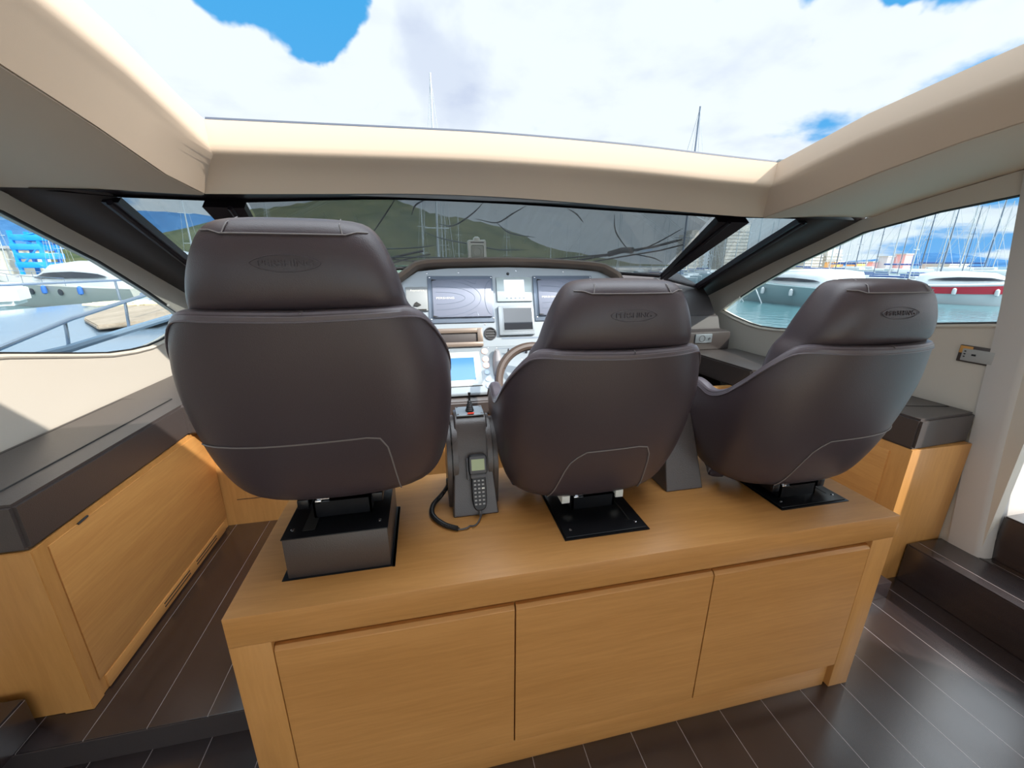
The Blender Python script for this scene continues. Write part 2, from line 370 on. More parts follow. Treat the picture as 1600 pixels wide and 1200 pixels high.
# ---- side walls with window openings (profile in y,z)
WIN = [(-.9, 1.42), (-.2, 1.36), (.45, 1.285), (.96, 1.205), (1.285, 1.135), (1.46, 1.10), (1.62, 1.083), (1.76, 1.078), (1.88, 1.088), (2.05, 1.118), (2.20, 1.156),
       (2.10, 1.235), (2.0, 1.295), (1.871, 1.375), (1.563, 1.54), (1.35, 1.63), (1.15, 1.717), (.8, 1.79), (.516, 1.825), (0, 1.88), (-.9, 1.93)]
WTOP = [(2.42, 1.262), (2.10, 1.40), (1.80, 1.53), (1.38, 1.70), (1.2, 1.775), (1.12, 1.80), (.8, 1.87), (.52, 1.925), (0, 1.985), (-.9, 2.03), (-4.6, 2.06)]
def wall_mesh(x, th, door):
    bm = bmesh.new()
    zb = 0
    outer = [(2.55, 1.20), (2.55, zb)] + ([(.24, zb), (.24, .43), (.12, .6), (-.5, .6)] if False else []) + [(-4.6, zb)] + WTOP[::-1]
    lo = [bm.verts.new((x, p[0], p[1])) for p in outer]; li = [bm.verts.new((x, p[0], p[1])) for p in WIN]
    es = [bm.edges.new((lo[i], lo[(i + 1) % len(lo)])) for i in range(len(lo))] + [bm.edges.new((li[i], li[(i + 1) % len(li)])) for i in range(len(li))]
    # a second opening aft: big saloon window / side door
    DO = [(.24, .004), (.24, 1.90), (-.90, 1.95), (-.90, .004)] if door else [(-1.3, .95), (-1.3, 1.9), (-4.2, 1.9), (-4.2, .95)]
    if door:
        es = es[:len(lo)]
        for v in li: bm.verts.remove(v)
        W2 = [p for p in WIN if p[0] > .3]
        # window and door openings, with the pillar between them
        W2 = [(.36, 1.297)] + W2 + [(.36, 1.842)]
        li = [bm.verts.new((x, p[0], p[1])) for p in W2]
        es += [bm.edges.new((li[i], li[(i + 1) % len(li)])) for i in range(len(li))]
    ld = [bm.verts.new((x, p[0], p[1])) for p in DO]
    es += [bm.edges.new((ld[i], ld[(i + 1) % len(ld)])) for i in range(len(ld))]
    if door:
        D2 = [(-2.4, .55), (-2.4, 1.93), (-4.4, 1.95), (-4.4, .55)]
        l3 = [bm.verts.new((x, p[0], p[1])) for p in D2]; es += [bm.edges.new((l3[i], l3[(i + 1) % 4])) for i in range(4)]
    bmesh.ops.triangle_fill(bm, edges=es, use_beauty=True, use_dissolve=False)
    r = bmesh.ops.extrude_face_region(bm, geom=bm.faces[:])
    for g in r['geom']:
        if isinstance(g, bmesh.types.BMVert): g.co.x += th
    bmesh.ops.recalc_face_normals(bm, faces=bm.faces[:])
    b = MB(); b.bm(bm); return b
XL, XR = -1.033, 3.003
struct(wall_mesh(XL, -.05, False).build('wall_left', WALLM, sharp=20), 'cream lined port side wall with the low curved window')
struct(wall_mesh(XR, .05, True).build('wall_right', WALLM, sharp=20), 'cream lined starboard side wall')
def window(n, x, sgn, ww):
    b = MB(); b.prism(ww, 'x', x + sgn * .03, x + sgn * .034)
    o = struct(b.build('window_%d' % n, GLASS))
    b = MB(); pts = [(x + sgn * .012, p[0], p[1]) for p in ww]
    b.tube(pts, .009, 6, closed=True)
    b.build('window_gasket', RUB, o, 'black rubber gasket')
    b = MB(); k = [i for i, p in enumerate(ww) if p[1] < 1.45 and i < 14]
    b.tube([(x - sgn * .002, ww[i][0] + .01, ww[i][1] - .012) for i in k[:-1]], .008, 6)
    b.build('window_bead', MATS['wall_lining'], o)
    return o
window(1, XL, -1, WIN)
window(2, XR, 1, [(.36, 1.297)] + [p for p in WIN if p[0] > .3] + [(.36, 1.842)])

# ---- front wall (oak) below the dash
b = MB(); b.box(-1.03, 3.0, 1.412, 1.45, 0, .73)
wf = struct(b.build('wall_front', OAKV), 'oak front panel below the helm console')
b = MB(); b.box(-.60, -.2, 1.409, 1.412, .248, .250); b.box(.3, 1.8, 1.409, 1.412, .655, .658)
b.build('panel_joint', DARKPANEL, wf)

# ---- ceiling
def ztop(y):   # lower lip height of the roof opening
    return lerp(y, [-4.6, -.6, .15, .34, .617, 1.03], [2.14, 2.10, 2.065, 2.045, 2.012, 1.925])
def zseam(y): return lerp(y, [-4.6, -.6, 0, .36, .61, 1.075], [2.06, 2.03, 1.98, 1.937, 1.893, 1.79])
OX0, OX1 = -.25, 2.22
OYB = -.12
HDR = [(-.914, 1.114, 1.785), (-.62, 1.135, 1.793), (-.35, 1.158, 1.80), (.082, 1.184, 1.819), (.489, 1.198, 1.836), (.938, 1.204, 1.836), (1.609, 1.195, 1.809), (2.163, 1.170, 1.782), (2.32, 1.158, 1.779), (2.6, 1.135, 1.773), (2.884, 1.114, 1.768)]
LIP = [(-.25, 1.032, 1.928), (.128, 1.045, 1.939), (.5, 1.05, 1.948), (.792, 1.05, 1.952), (1.2, 1.05, 1.948), (1.512, 1.045, 1.939), (1.9, 1.035, 1.920), (2.22, 1.02, 1.905)]
def xlerp(P, x):
    xs = [p[0] for p in P]; return Vector((x, slerp(x, xs, [p[1] for p in P]), slerp(x, xs, [p[2] for p in P])))
b = MB()
# front strip: upright inner face, rounded lip, underside curving down to the header
nx = 36; rings = []
for i in range(nx + 1):
    x = OX0 + (OX1 - OX0) * i / nx
    l = xlerp(LIP, x); h = xlerp(HDR, -.35 + (2.32 + .35) * i / nx)
    row = [l + Vector((0, -.008, .105)), l + Vector((0, -.004, .03)), l + Vector((0, .0, .012)), l + Vector((0, .004, .003)), l + Vector((0, .014, -.006))]
    s0 = row[-1]
    for k in range(1, 7):
        t = k / 6; m_ = s0.lerp(h, t); m_.z += .012 * math.sin(PI * t); row.append(m_)
    rings.append(row)
b.loft(rings, cap=False, closed=False)
# sides: inner face + rounded lip + sloping strip down to the seam, mitred to the front strip
front_rows = rings
for sg in (0, 1):
    rings = [front_rows[0 if sg == 0 else -1]]
    for y in [.9, .75, .617, .5, .34, .2, .0, OYB, -.3]:
        xl = -.25 if sg == 0 else 2.22; d = -1 if sg == 0 else 1
        z = ztop(y) + (-.02 if sg else .003); zs = zseam(y + .02)
        top = Vector((xl + d * .01, y, z + .105))
        row = [top, Vector((xl, y, z + .03)), Vector((xl + d * .002, y, z + .012)), Vector((xl + d * .008, y, z + .002)), Vector((xl + d * .02, y, z - .012))]
        e = Vector((xl + d * .10, y, zs)); s0 = row[-1]
        for k in range(1, 7): row.append(s0.lerp(e, k / 6))
        rings.append(row)
    b.loft(rings, cap=False, closed=False)
# aft of the opening
b.loft([[Vector((-.35, -.3, zseam(-.3))), Vector((-.2, -.3, 2.06)), Vector((.985, -.3, 2.09)), Vector((2.2, -.3, 2.06)), Vector((2.32, -.3, zseam(-.3)))],
        [Vector((-.35, -4.6, 2.06)), Vector((-.2, -4.6, 2.09)), Vector((.985, -4.6, 2.12)), Vector((2.2, -4.6, 2.09)), Vector((2.32, -4.6, 2.06))]], cap=False, closed=False)
b.loft([[Vector((-.26, OYB, 2.07)), Vector((.985, OYB, 2.09)), Vector((2.23, OYB, 2.05))], [Vector((-.25, OYB, 2.17)), Vector((.985, OYB, 2.17)), Vector((2.22, OYB, 2.17))]], cap=False, closed=False)
b.loft([[Vector((-.26, OYB, 2.07)), Vector((.985, OYB, 2.09)), Vector((2.23, OYB, 2.05))], [Vector((-.26, -.3, 2.055)), Vector((.985, -.3, 2.088)), Vector((2.23, -.3, 2.055))]], cap=False, closed=False)
struct(b.build('ceiling', CREAM, sharp=50), 'cream lined roof edge around the open sunroof')
# side panels outside the seam
for sg in (0, 1):
    b = MB(); rings = []
    for y in [1.158, .9, .75, .617, .5, .34, .2, 0, -.3, -.6, -2, -4.6]:
        xs = -.353 if sg == 0 else 2.323; d = -1 if sg == 0 else 1
        xw = XL - .04 if sg == 0 else XR + .04
        zw = lerp(-y, [-p[0] for p in WTOP], [p[1] for p in WTOP]) + .004
        z0_ = zseam(y + .02) if y < 1.1 else (1.80 if sg == 0 else 1.779)
        rings.append([Vector((xs, y, z0_ + .012)), Vector((xs + d * .002, y, z0_ - .003)), Vector((xs + d * .012, y, z0_ - .005)), Vector((xs + d * .34, y - (.02 if y > 1.1 else 0), (z0_ + zw) / 2 + .004)), Vector((xw, y - (.045 if y > 1.1 else 0), zw))])
    b.loft(rings, cap=False, closed=False)
    struct(b.build('trim_%d' % (1 + sg), CREAM, sharp=50), 'cream roof side panel outside the seam')
# roof skin above, keeps out the sky
b = MB()
for sg in (0, 1):
    rows_ = []
    for y in [1.03, .9, .75, .617, .5, .34, .2, .0, OYB, -.6, -4.6]:
        z = ztop(y) + (-.02 if sg else .003) + .105; xl, xo = (OX0 - .01, -1.12) if sg == 0 else (OX1 + .01, 3.09)
        rows_.append([Vector((xl, y, z)), Vector(((xl + xo) / 2, y, z + .01)), Vector((xo, y, z - .04)), Vector((xo, y, z - .26))])
    b.loft(rows_, cap=False, closed=False)
b.box(-1.12, 3.09, -4.6, OYB - .01, 2.15, 2.19)
struct(b.build('ceiling', GEL), 'white roof skin seen from outside')
b = MB(); rings = []
for i in range(25):
    x = -.27 + 2.51 * i / 24; l = xlerp(LIP, min(max(x, -.25), 2.22)); h = xlerp(HDR, x)
    rings.append([Vector((x, l.y + .0, l.z + .100)), Vector((x, l.y + .03, l.z + .105)), Vector((x, l.y + .20, l.z + .03)), Vector((x, l.y + .42, 1.90 - .02 * abs(x - CX))), Vector((x, h.y + .33, 1.865))])
b.loft(rings, cap=False, closed=False)
for (xa, xb) in ((-1.12, -.27), (2.24, 3.09)):
    b.add([(xa, 1.03, 2.03), (xb, 1.03, 2.03), (xb, 1.45, 1.85), (xa, 1.45, 1.85)], [[0, 1, 2, 3]])
struct(b.build('trim_3', GEL), 'white outer skin of the roof front')
b = MB(); P = [xlerp(LIP, OX0 + (OX1 - OX0) * i / 30) for i in range(31)]
b.tube([p + Vector((0, .008, .108)) for p in P], .009, 6)
struct(b.build('trim_4', GASKET), 'grey rubber seal along the front edge of the sunroof')

# ---- windscreen
def ws(side, name): pass
T_out = Vector((2.724, 1.345, 1.799)); T_in = Vector((2.442, 1.425, 1.806)); T_c = Vector((2.302, 1.52, 1.815))
B_out = Vector((2.80, 2.326, 1.364)); B_in = Vector((2.45, 2.243, 1.432)); B_c = Vector((2.40, 2.236, 1.446))
def mv(v): return Vector((mx(v.x), v.y, v.z))
def pane(name, quadrows, m, th=.006):
    b = MB(); b.loft(quadrows, cap=False, closed=False); o = b.build(name, m); return struct(o)
TC = [mv(T_c), Vector((.30, 1.66, 1.868)), Vector((.98, 1.70, 1.874)), Vector((1.67, 1.66, 1.850)), T_c]
BC = [mv(B_c), Vector((.25, 2.60, 1.495)), Vector((.98, 2.72, 1.50)), Vector((1.72, 2.60, 1.485)), B_c]
def arc(P, n=24):
    o = []
    for i in range(n + 1):
        x = P[0].x + (P[-1].x - P[0].x) * i / n; o.append(Vector((x, slerp(x, [p.x for p in P], [p.y for p in P]), slerp(x, [p.x for p in P], [p.z for p in P]))))
    return o
tcurve, bcurve = arc(TC), arc(BC)
rows = [[a.lerp(c, k / 4) for k in range(5)] for a, c in zip(tcurve, bcurve)]
w3 = pane('window_3', rows, WSGLASS)
w4 = pane('window_4', [[mv(T_out), mv(B_out)], [mv(T_in), mv(B_in)]], WSGLASS)
w5 = pane('window_5', [[T_in, B_in], [T_out, B_out]], WSGLASS)
# mullions
for k, w in ((0, w4), (1, w5)):
    f = (lambda v: mv(v)) if k == 0 else (lambda v: v)
    b = MB(); n_ = Vector((0, -.035, -.03))
    b.loft([[f(T_c), f(T_c) + n_, f(T_in) + n_, f(T_in)], [f(B_c), f(B_c) + n_ * .8, f(B_in) + n_ * .8, f(B_in)]])
    c0, c1 = f(T_c + (T_in - T_c) * .35) + n_, f(B_c) + n_ * .8
    b.tube([c0 + Vector((0, -.004, 0)), c1 + Vector((0, -.004, 0))], .012, 8)
    b.build('mullion', DARKFRAME, w)
    # outer frame bar beside the dark lining
    b = MB(); o_ = Vector((.035, 0, 0)) if k else Vector((-.035, 0, 0))
    b.loft([[f(T_out) , f(T_out) + n_ * .8, f(T_out) + n_ * .8 + o_ * 1.8, f(T_out) + o_ * 1.8], [f(B_out), f(B_out) + n_ * .8, f(B_out) + n_ * .8 + o_, f(B_out) + o_]])
    b.tube([f(T_out) + n_ * .8 + o_ * .9, f(B_out) + n_ * .8 + o_ * .5], .013, 8)
    b.build('frame_bar', DARKFRAME, w)
    b = MB()
    b.tube([f(B_in) + Vector((0, -.01, -.01)), f(B_out) + Vector((0, -.01, -.01))], .016, 8)
    b.build('frame_sill', DARKFRAME, w)
b = MB(); b.tube([p + Vector((0, -.008, -.004)) for p in bcurve], .014, 8); b.build('frame_sill', DARKFRAME, w3)
# black header band between lining edge and glass top
top_glass = [mv(T_out), mv(T_in), mv(T_c)] + tcurve[1:-1] + [T_c, T_in, T_out]
b = MB(); rr = []
for i, g in enumerate([Vector((-1.04, 1.20, 1.80)), Vector((-.90, 1.24, 1.80))] + top_glass + [Vector((2.86, 1.24, 1.80)), Vector((3.01, 1.20, 1.80))]):
    h = xlerp(HDR, min(max(g.x, -.914), 2.884)); rr.append([h + Vector((0, .0, .006)), h + Vector((0, .03, .03)), g + Vector((0, .012, .012)), g])
b.loft(rr, cap=False, closed=False)
struct(b.build('trim_5', DARKFRAME), 'black band along the top of the windscreen')
# dark lining between the side wall and the windscreen
for k in (0, 1):
    f = (lambda v: mv(v)) if k == 0 else (lambda v: v)
    A = Vector((2.884, 1.112, 1.775)); Wl = [Vector((2.99, p[0], p[1] - .002)) for p in WTOP[:5]][::-1]
    b = MB(); rows = []
    inner = [Vector((2.745, 1.35, 1.805)), Vector((2.76, 1.60, 1.70)), Vector((2.78, 1.85, 1.59)), Vector((2.80, 2.1, 1.476)), Vector((2.82, 2.35, 1.360))]
    outer = [Vector((3.02, 1.19, 1.782)), Vector((3.02, 1.42, 1.685)), Vector((3.02, 1.75, 1.553)), Vector((3.02, 2.1, 1.400)), Vector((3.01, 2.42, 1.262))]
    rows.append([f(Vector((2.76, 1.30, 1.83))), f(Vector((2.9, 1.22, 1.83))), f(Vector((3.02, 1.12, 1.84)))])
    for a, c in zip(inner, outer): rows.append([f(a), f(a.lerp(c, .5)), f(c)])
    b.loft(rows, cap=False, closed=False)
    struct(b.build('trim_%d' % (6 + k), DARKPANEL, solid=.01), 'dark brown lining between side wall and windscreen')

# ---- dash body under the windscreen
b = MB()
prof = [(1.95, .876), (1.95, 1.02), (2.055, 1.025), (2.095, 1.122), (2.13, 1.13), (2.235, 1.262), (2.33, 1.335), (2.75, 1.46), (2.9, 1.2), (2.9, .3), (1.95, .3)]
b.prism([(y, z) for y, z in prof], 'x', -.93, 2.90, .006)
struct(b.build('trim_8', DARKPANEL), 'dark dashboard moulding under the windscreen')

# ---- dash shelf box with the socket
b = MB(); b.box(2.16, 2.895, 1.923, 2.06, .876, 1.018, .006)
tag(b.build('shelf_box', SLAB), 'low brown leather box with a power socket at the foot of the dashboard', 'dash box')
t = thing('power_socket', 'small silver power socket in the brown dash box, right of the middle seat', 'socket', (2.65, 1.92, .97))
b = MB(); b.box(2.575, 2.725, 1.914, 1.924, .935, 1.005, .004); b.build('plate', mat('socket_silver', (.25, .28, .31), .35, metal=.4), t)
b = MB(); b.lathe((2.635, 1.915, .97), (0, -1, 0), [(.027, 0), (.027, .003), (.023, .003), (.021, -.004), (0, -.004)], 20); b.build('outlet', GREYP, t)
b = MB(); b.lathe((2.70, 1.913, .97), (0, -1, 0), [(.008, 0), (.008, .004), (0, .004)], 12); b.build('switch', GREYP, t)

# ================================================================== SIDE UNITS
def slab(name, outline, z0, z1, label, lid):
    t = thing(name, label, 'worktop', (outline[0][0], outline[0][1], z0))
    b = MB(); b.prism(outline, 'z', z0, z1, .010); b.build('top', SLAB, t)
    if lid:
        b = MB(); b.prism(lid, 'z', z1 - .002, z1 + .0025, .001); b.build('lid', SLAB, t)
        b = MB(); b.tube([(p[0], p[1], z1 + .0005) for p in lid], .0032, 6, closed=True); b.build('lid_gap', RUB, t)
    return t
slab('side_worktop', [(-.663, .395), (-.663, 1.25), (.20, 1.25), (.20, 1.44), (-.6, 1.95), (-1.03, 1.95), (-1.03, .395)], .724, .876, 'long brown leather side worktop below the left window', [(-.765, .47), (-.765, 1.36), (-1.0, 1.40), (-1.0, .47)])
slab('side_worktop', [(2.625, .387), (2.60, 1.27), (2.55, 1.285), (2.515, 1.93), (2.97, 1.93), (2.99, .41)], .728, .876, 'brown leather side worktop below the right window, behind the right seat', [(2.72, .56), (2.72, 1.18), (2.96, 1.2), (2.96, .50)])
t = thing('side_cabinet', 'oak side cabinet under the left leather worktop with a slotted vent', 'cabinet', (-.84, .9, .09))
b = MB(); b.prism([(-.663, .397), (-.663, .445), (-.668, .445), (-.668, 1.405), (-1.03, 1.405), (-1.03, .402), (-.745, .402), (-.745, .397)], 'z', .09, .722, .002); b.build('carcass', OAKV, t)
b = MB(); b.box(-.69, -.6635, .45, 1.40, .155, .70, .002); b.build('panel', OAKY, t)
b = MB(); b.box(-.69, -.661, .47, 1.36, .095, .148, .002); b.build('plinth', OAKY, t)
b = MB()
for k in range(2):
    b.box(-.6625, -.6595, .80, 1.0, .114 + k * .016, .119 + k * .016)
    b.box(-.6625, -.6595, 1.06, 1.26, .114 + k * .016, .119 + k * .016)
b.build('vent_slot', RUB, t, 'dark slots', )
b = MB(); b.tube([(-.664, .56, .700), (-.6615, .60, .705)], .004, 5); b.build('latch', RUB, t)
t = thing('side_cabinet', 'oak side cabinet under the right leather worktop, partly sunlit', 'cabinet', (2.8, .9, 0))
b = MB(); b.box(2.627, 2.99, .388, 1.40, 0, .728, .002); b.build('carcass', OAKV, t)
b = MB(); b.box(2.617, 2.63, .47, .86, .10, .69, .002); b.build('door', OAKY, t)
b = MB(); b.box(2.617, 2.63, .866, 1.26, .10, .69, .002); b.build('door', OAKY, t)
# steps
b = MB(); b.prism([(-.80, .376), (-.80, -.6), (-1.03, -.6), (-1.03, .376)], 'z', 0.09, .215, .006)
tag(b.build('step', PLANKS, bev=None), 'low dark step against the aft end of the left cabinet', 'step')
b = MB(); b.prism([(2.778, .384), (2.80, -1.3), (2.999, -1.3), (2.999, .384)], 'z', 0, .208, .005)
tag(b.build('step', PLANKS), 'lower dark plank step at the foot of the cream pillar', 'step')
b = MB(); b.prism([(3.056, .236), (3.065, -.9), (3.32, -.9), (3.32, .236)], 'z', .0, .430, .005)
tag(b.build('step', PLANKS), 'upper dark plank step right of the cream pillar', 'step')
# pillar
b = MB(); rings = []
for k in range(13):
    z = .208 + (1.93 - .208) * k / 12
    yf = lerp(z, [.208, .88, 1.29, 1.82, 2.0], [.352, .419, .449, .516, .54]); ya = lerp(z, [.2, .39, .73, 1.09, 1.6, 2.0], [.24, .263, .298, .326, .36, .39])
    x = 2.992
    rings.append([Vector((x, yf, z)), Vector((3.36, yf + .02, z)), Vector((3.37, ya + .04, z)), Vector((3.32, ya + .005, z)), Vector((3.04, ya - .022, z)), Vector((3.015, ya - .016, z)), Vector((2.998, ya - .004, z)), Vector((x, ya + .014, z))])
b.loft(rings)
struct(b.build('trim_9', PILLARM, sharp=50), 'cream pillar between the right window and the side door')
# side door recess outboard of the steps; its post is added to block sun
b = MB(); b.box(3.33, 3.38, -.215, 0.0, .43, 1.98); b.box(3.33, 3.38, -1.0, -.90, .0, 1.98); b.box(3.33, 3.38, -1.0, .42, 0, .44); b.box(3.01, 3.38, -1.0, -.92, 0, 1.98); b.box(3.05, 3.38, -1.0, .5, 1.94, 1.99)
struct(b.build('door_1', PILLARM), 'side door frame up the steps, aft of the cream pillar, with an added post shaping the sunbeam')
# wall socket right
t = thing('wall_socket', 'recessed socket plate on the right wall beside the cream pillar', 'socket', (3.0, .5, 1.13))
b = MB(); b.box(2.994, 3.006, .415, .550, 1.093, 1.172, .003); b.build('recess', SLAB, t, 'dark brown recess surround')
b = MB(); b.box(2.992, 2.9945, .500, .547, 1.135, 1.169, .001); b.build('corner_trim', BRASS, t, 'orange corner')
b = MB(); b.box(2.991, 2.998, .42, .535, 1.10, 1.158, .003); b.build('plate', mat('socket_grey', (.42, .43, .43), .4), t)
b = MB()
for z in (1.118, 1.13, 1.143):
    b = MB(); b.box(2.989, 2.992, .520, .526, z, z + .005); b.build('button', BLACKP, t)
b = MB(); b.box(2.989, 2.992, .482, .497, 1.128, 1.136); b.build('switch', BLACKP, t)

# ================================================================== SEAT CABINET
H = .741
t = thing('seat_cabinet', 'long oak cabinet with three doors carrying the helm seats', 'cabinet', (1.0, .29, 0))
b = MB(); b.box(0, 2.0, 0, .583, .655, H, .0015); b.build('top', OAK, t)
for x0, x1 in ((0, .092), (1.915, 2.0)):
    b = MB(); b.box(x0, x1, 0, .583, 0, .655, .0015); b.build('side_panel', OAKV, t)
b = MB(); b.box(.092, 1.915, .545, .583, .0, .655); b.build('back_panel', OAK, t)
b = MB(); b.box(.092, 1.915, .02, .04, .0, .655); b.build('inner_panel', MATS['oak_across'], t)
ds = [(.0945, .695), (.699, 1.316), (1.320, 1.9125)]
for x0, x1 in ds:
    b = MB(); b.prism([(-.0005, .112), (.018, .112), (.018, .634), (.008, .634), (-.0005, .624)], 'x', x0, x1); b.build('door', OAK, t, bev=.0012)
b = MB(); b.box(.092, 1.90, .012, .03, .0, .106, .001); b.build('plinth', OAK, t)
b = MB(); b.box(.092, 1.915, .004, .02, .105, .1105); b.build('shadow_gap', OAK, t)

# ================================================================== HELM SEATS
HW_Z = [.042, .050, .064, .09, .15, .22, .30, .38, .46, .52, .575, .62]
HW_W = [.160, .215, .246, .268, .290, .303, .311, .313, .307, .291, .270, .255]
YB_Z = [.042, .050, .064, .09, .15, .22, .30, .38, .46, .52, .575, .62]
YB_Y = [.300, .258, .230, .207, .181, .156, .134, .114, .096, .084, .074, .068]
YF_Z = [.07, .10, .15, .22, .30, .38]
YF_Y = [.40, .46, .50, .52, .525, .515]
def shell_row(z, n=41):
    w = slerp(z, HW_Z, HW_W); yb = slerp(z, YB_Z, YB_Y); yf = slerp(z, YF_Z, YF_Y)
    D = .165; pe = 2.7; P = []
    for k in range(0, 61):
        a = PI / 2 * k / 60
        x = w * math.sin(a) ** (2 / pe); y = yb + D * (1 - math.cos(a) ** (2 / pe)); P.append((x, y))
    P.append((w * 1.0, yb + D + .02)); P.append((w * .985, yf))
    # arc length resample of the half
    d = [0]
    for i in range(1, len(P)): d.append(d[-1] + math.hypot(P[i][0] - P[i - 1][0], P[i][1] - P[i - 1][1]))
    return P, d
def shell_pt(s, z):
    P, d = shell_row(z); t = abs(s) * d[-1]
    x = lerp(t, d, [p[0] for p in P]); y = lerp(t, d, [p[1] for p in P])
    return Vector((math.copysign(x, s), y, z))
def zrim(s):
    s = abs(s); return slerp(s, [0, .25, .36, .42, .50, .58, .68, .78, .88, .95, 1.0], [.570, .573, .572, .560, .510, .452, .398, .376, .390, .388, .352])
def at_x(x, z):
    lo, hi = 0.0, 1.0
    for _ in range(24):
        m_ = (lo + hi) / 2
        if shell_pt(m_, z).x < abs(x): lo = m_
        else: hi = m_
    return shell_pt(math.copysign(lo, x), z)
def make_seat():
    R_ = bpy.data.objects.new('helm_chair', None); COL.objects.link(R_); WO[R_.name] = Vector((0, 0, 0))
    nu, nv = 48, 15
    b = MB(); rings = []
    for j in range(nv + 1):
        v = j / nv if j < nv - 1 else (.985 if j == nv - 1 else 1); row = []
        for i in range(nu + 1):
            s = -1 + 2 * i / nu; zt = zrim(s); zb = .042
            z = zb + (zt - zb) * (v ** 1.25 if v < .98 else v); row.append(shell_pt(s, z))
        rings.append(row)
    b.loft(rings, cap=False, closed=False)
    sh = b.build('shell', LEATHER, R_, solid=.032, sub=1)
    # make sure the thickness goes inward
    me = sh.data
    me.update(); cpt = Vector((0, .35, .3)); p = me.polygons[len(me.polygons) // 2]
    if (p.center - cpt).dot(p.normal) < 0: me.flip_normals()
    # underside
    b = MB(); b.loft([sq((0, .37), .13, .09, .058), sq((0, .37), .14, .12, .062), sq((0, .37), .16, .14, .075), sq((0, .37), .18, .15, .11)]); b.build('seat_pan', LEATHER, R_)
    # rolled rim pad over the shell edge, sky sheen put into its paler colour
    b = MB(); rows = []
    for i in range(97):
        s = -1 + 2 * i / 96; zr = zrim(s)
        e1 = shell_pt(max(-1, s - .01), zr); e2 = shell_pt(min(1, s + .01), zr); tg = (e2 - e1); tg.z = 0; tg.normalize(); nin = Vector((-tg.y, tg.x, 0))
        if nin.dot(Vector((0, .38, 0)) - Vector((e1.x, e1.y, 0))) < 0: nin = -nin
        q = shell_pt(s, zr); o_ = shell_pt(s, zr - .014)
        rows.append([o_ - nin * .001, q - nin * .0005 + Vector((0, 0, -.004)), q + nin * .006 + Vector((0, 0, .0045)), q + nin * .018 + Vector((0, 0, .008)), q + nin * .030 + Vector((0, 0, .006)), q + nin * .038 + Vector((0, 0, -.004)), q + nin * .034 + Vector((0, 0, -.03))])
    b.loft(rows, cap=False, closed=False); b.build('rim_pad', LEATHER2, sh, 'rolled edge with sky sheen in its paler colour')
    # rim welt
    b = MB(); pts = []
    for i in range(97):
        s = -1 + 2 * i / 96; q = shell_pt(s, zrim(s) - .014); pts.append(q + Vector((0, -.001, 0)))
    b.tube(pts, .0022, 6); b.build('piping', LEATHER2, sh)
    # seat cushion
    b = MB(); c = (0, .43)
    b.loft([sq(c, .20, .17, .135, 4), sq(c, .245, .215, .15, 4), sq(c, .252, .225, .20, 4), sq(c, .25, .222, .245, 4), sq(c, .232, .205, .272, 4), sq(c, .15, .13, .285, 3)]); b.build('seat_cushion', LEATHER2, R_, sub=1)
    # backrest with head part
    secs = [(.22, .245, .20, .30, 3.2), (.30, .25, .17, .30, 3.2), (.40, .25, .145, .30, 3.2), (.48, .247, .135, .295, 3.2), (.545, .240, .122, .285, 3.4), (.572, .222, .114, .278, 3.6), (.584, .214, .096, .272, 3.6), (.600, .211, .084, .268, 3.6),
            (.64, .202, .077, .258, 3.4), (.67, .192, .077, .250, 3.2), (.70, .180, .081, .241, 3.1), (.725, .167, .089, .234, 3.0), (.743, .150, .102, .227, 3.0), (.752, .125, .119, .217, 3.0), (.756, .06, .145, .20, 2.6)]
    b = MB(); b.loft([sq((0, (y0 + y1) / 2), hw, (y1 - y0) / 2, z, n, 48) for z, hw, y0, y1, n in secs]); bk = b.build('backrest', LEATHER, R_, sub=1)
    # head part seams
    def back(x, z, o=.0012):
        for i in range(len(secs) - 1):
            if secs[i][0] <= z <= secs[i + 1][0]:
                k = (z - secs[i][0]) / (secs[i + 1][0] - secs[i][0]); q = [secs[i][m_] * (1 - k) + secs[i + 1][m_] * k for m_ in range(5)]; break
        hw, y0, y1, n = q[1:]
        hy = (y1 - y0) / 2; u = min(1, abs(x) / hw); return Vector((x, (y0 + y1) / 2 - hy * (1 - u ** n) ** (1 / n) - o, z))
    b = MB()
    b.tube([back(x, .7215 + (.006 if abs(x) > .12 else 0), .001) for x in [-.150, -.14, -.13, -.11, -.07, 0, .07, .11, .13, .14, .150]], .0015, 5)
    for sx in (-1, 1): b.tube([back(sx * .105, .7215), back(sx * .102, .732), back(sx * .099, .741), Vector((sx * .095, .150, .7545))], .0013, 5)
    b.build('seam', STITCH, bk)
    # rim joint in the middle
    b = MB(); q = shell_pt(.02, .574); b.tube([q + Vector((0, 0, -.002)), q + Vector((.001, .014, .003)), q + Vector((.002, .028, .001))], .0016, 5); b.build('rim_seam', STITCH, sh)
    # embossed badge: the maker's word inside a lens outline, pressed into the leather
    vs, fs = text_mesh('PERSHING', .0175, .0010, (1.25, 1.0))
    b = MB(); b.add([back(v.x, .668 + v.y, .0006 + v.z) for v in vs], fs)
    lens = []
    for k in range(49):
        a = 2 * PI * k / 48; x = .062 * math.cos(a); lens.append(back(x, .668 + .0160 * math.sin(a) * (1 - .25 * abs(math.cos(a)) ** 3), .0008))
    b.tube(lens[:-1], .0009, 5, closed=True)
    b.build('embossed_badge', LEATHER, bk, 'badge pressed into the leather')
    return R_, back
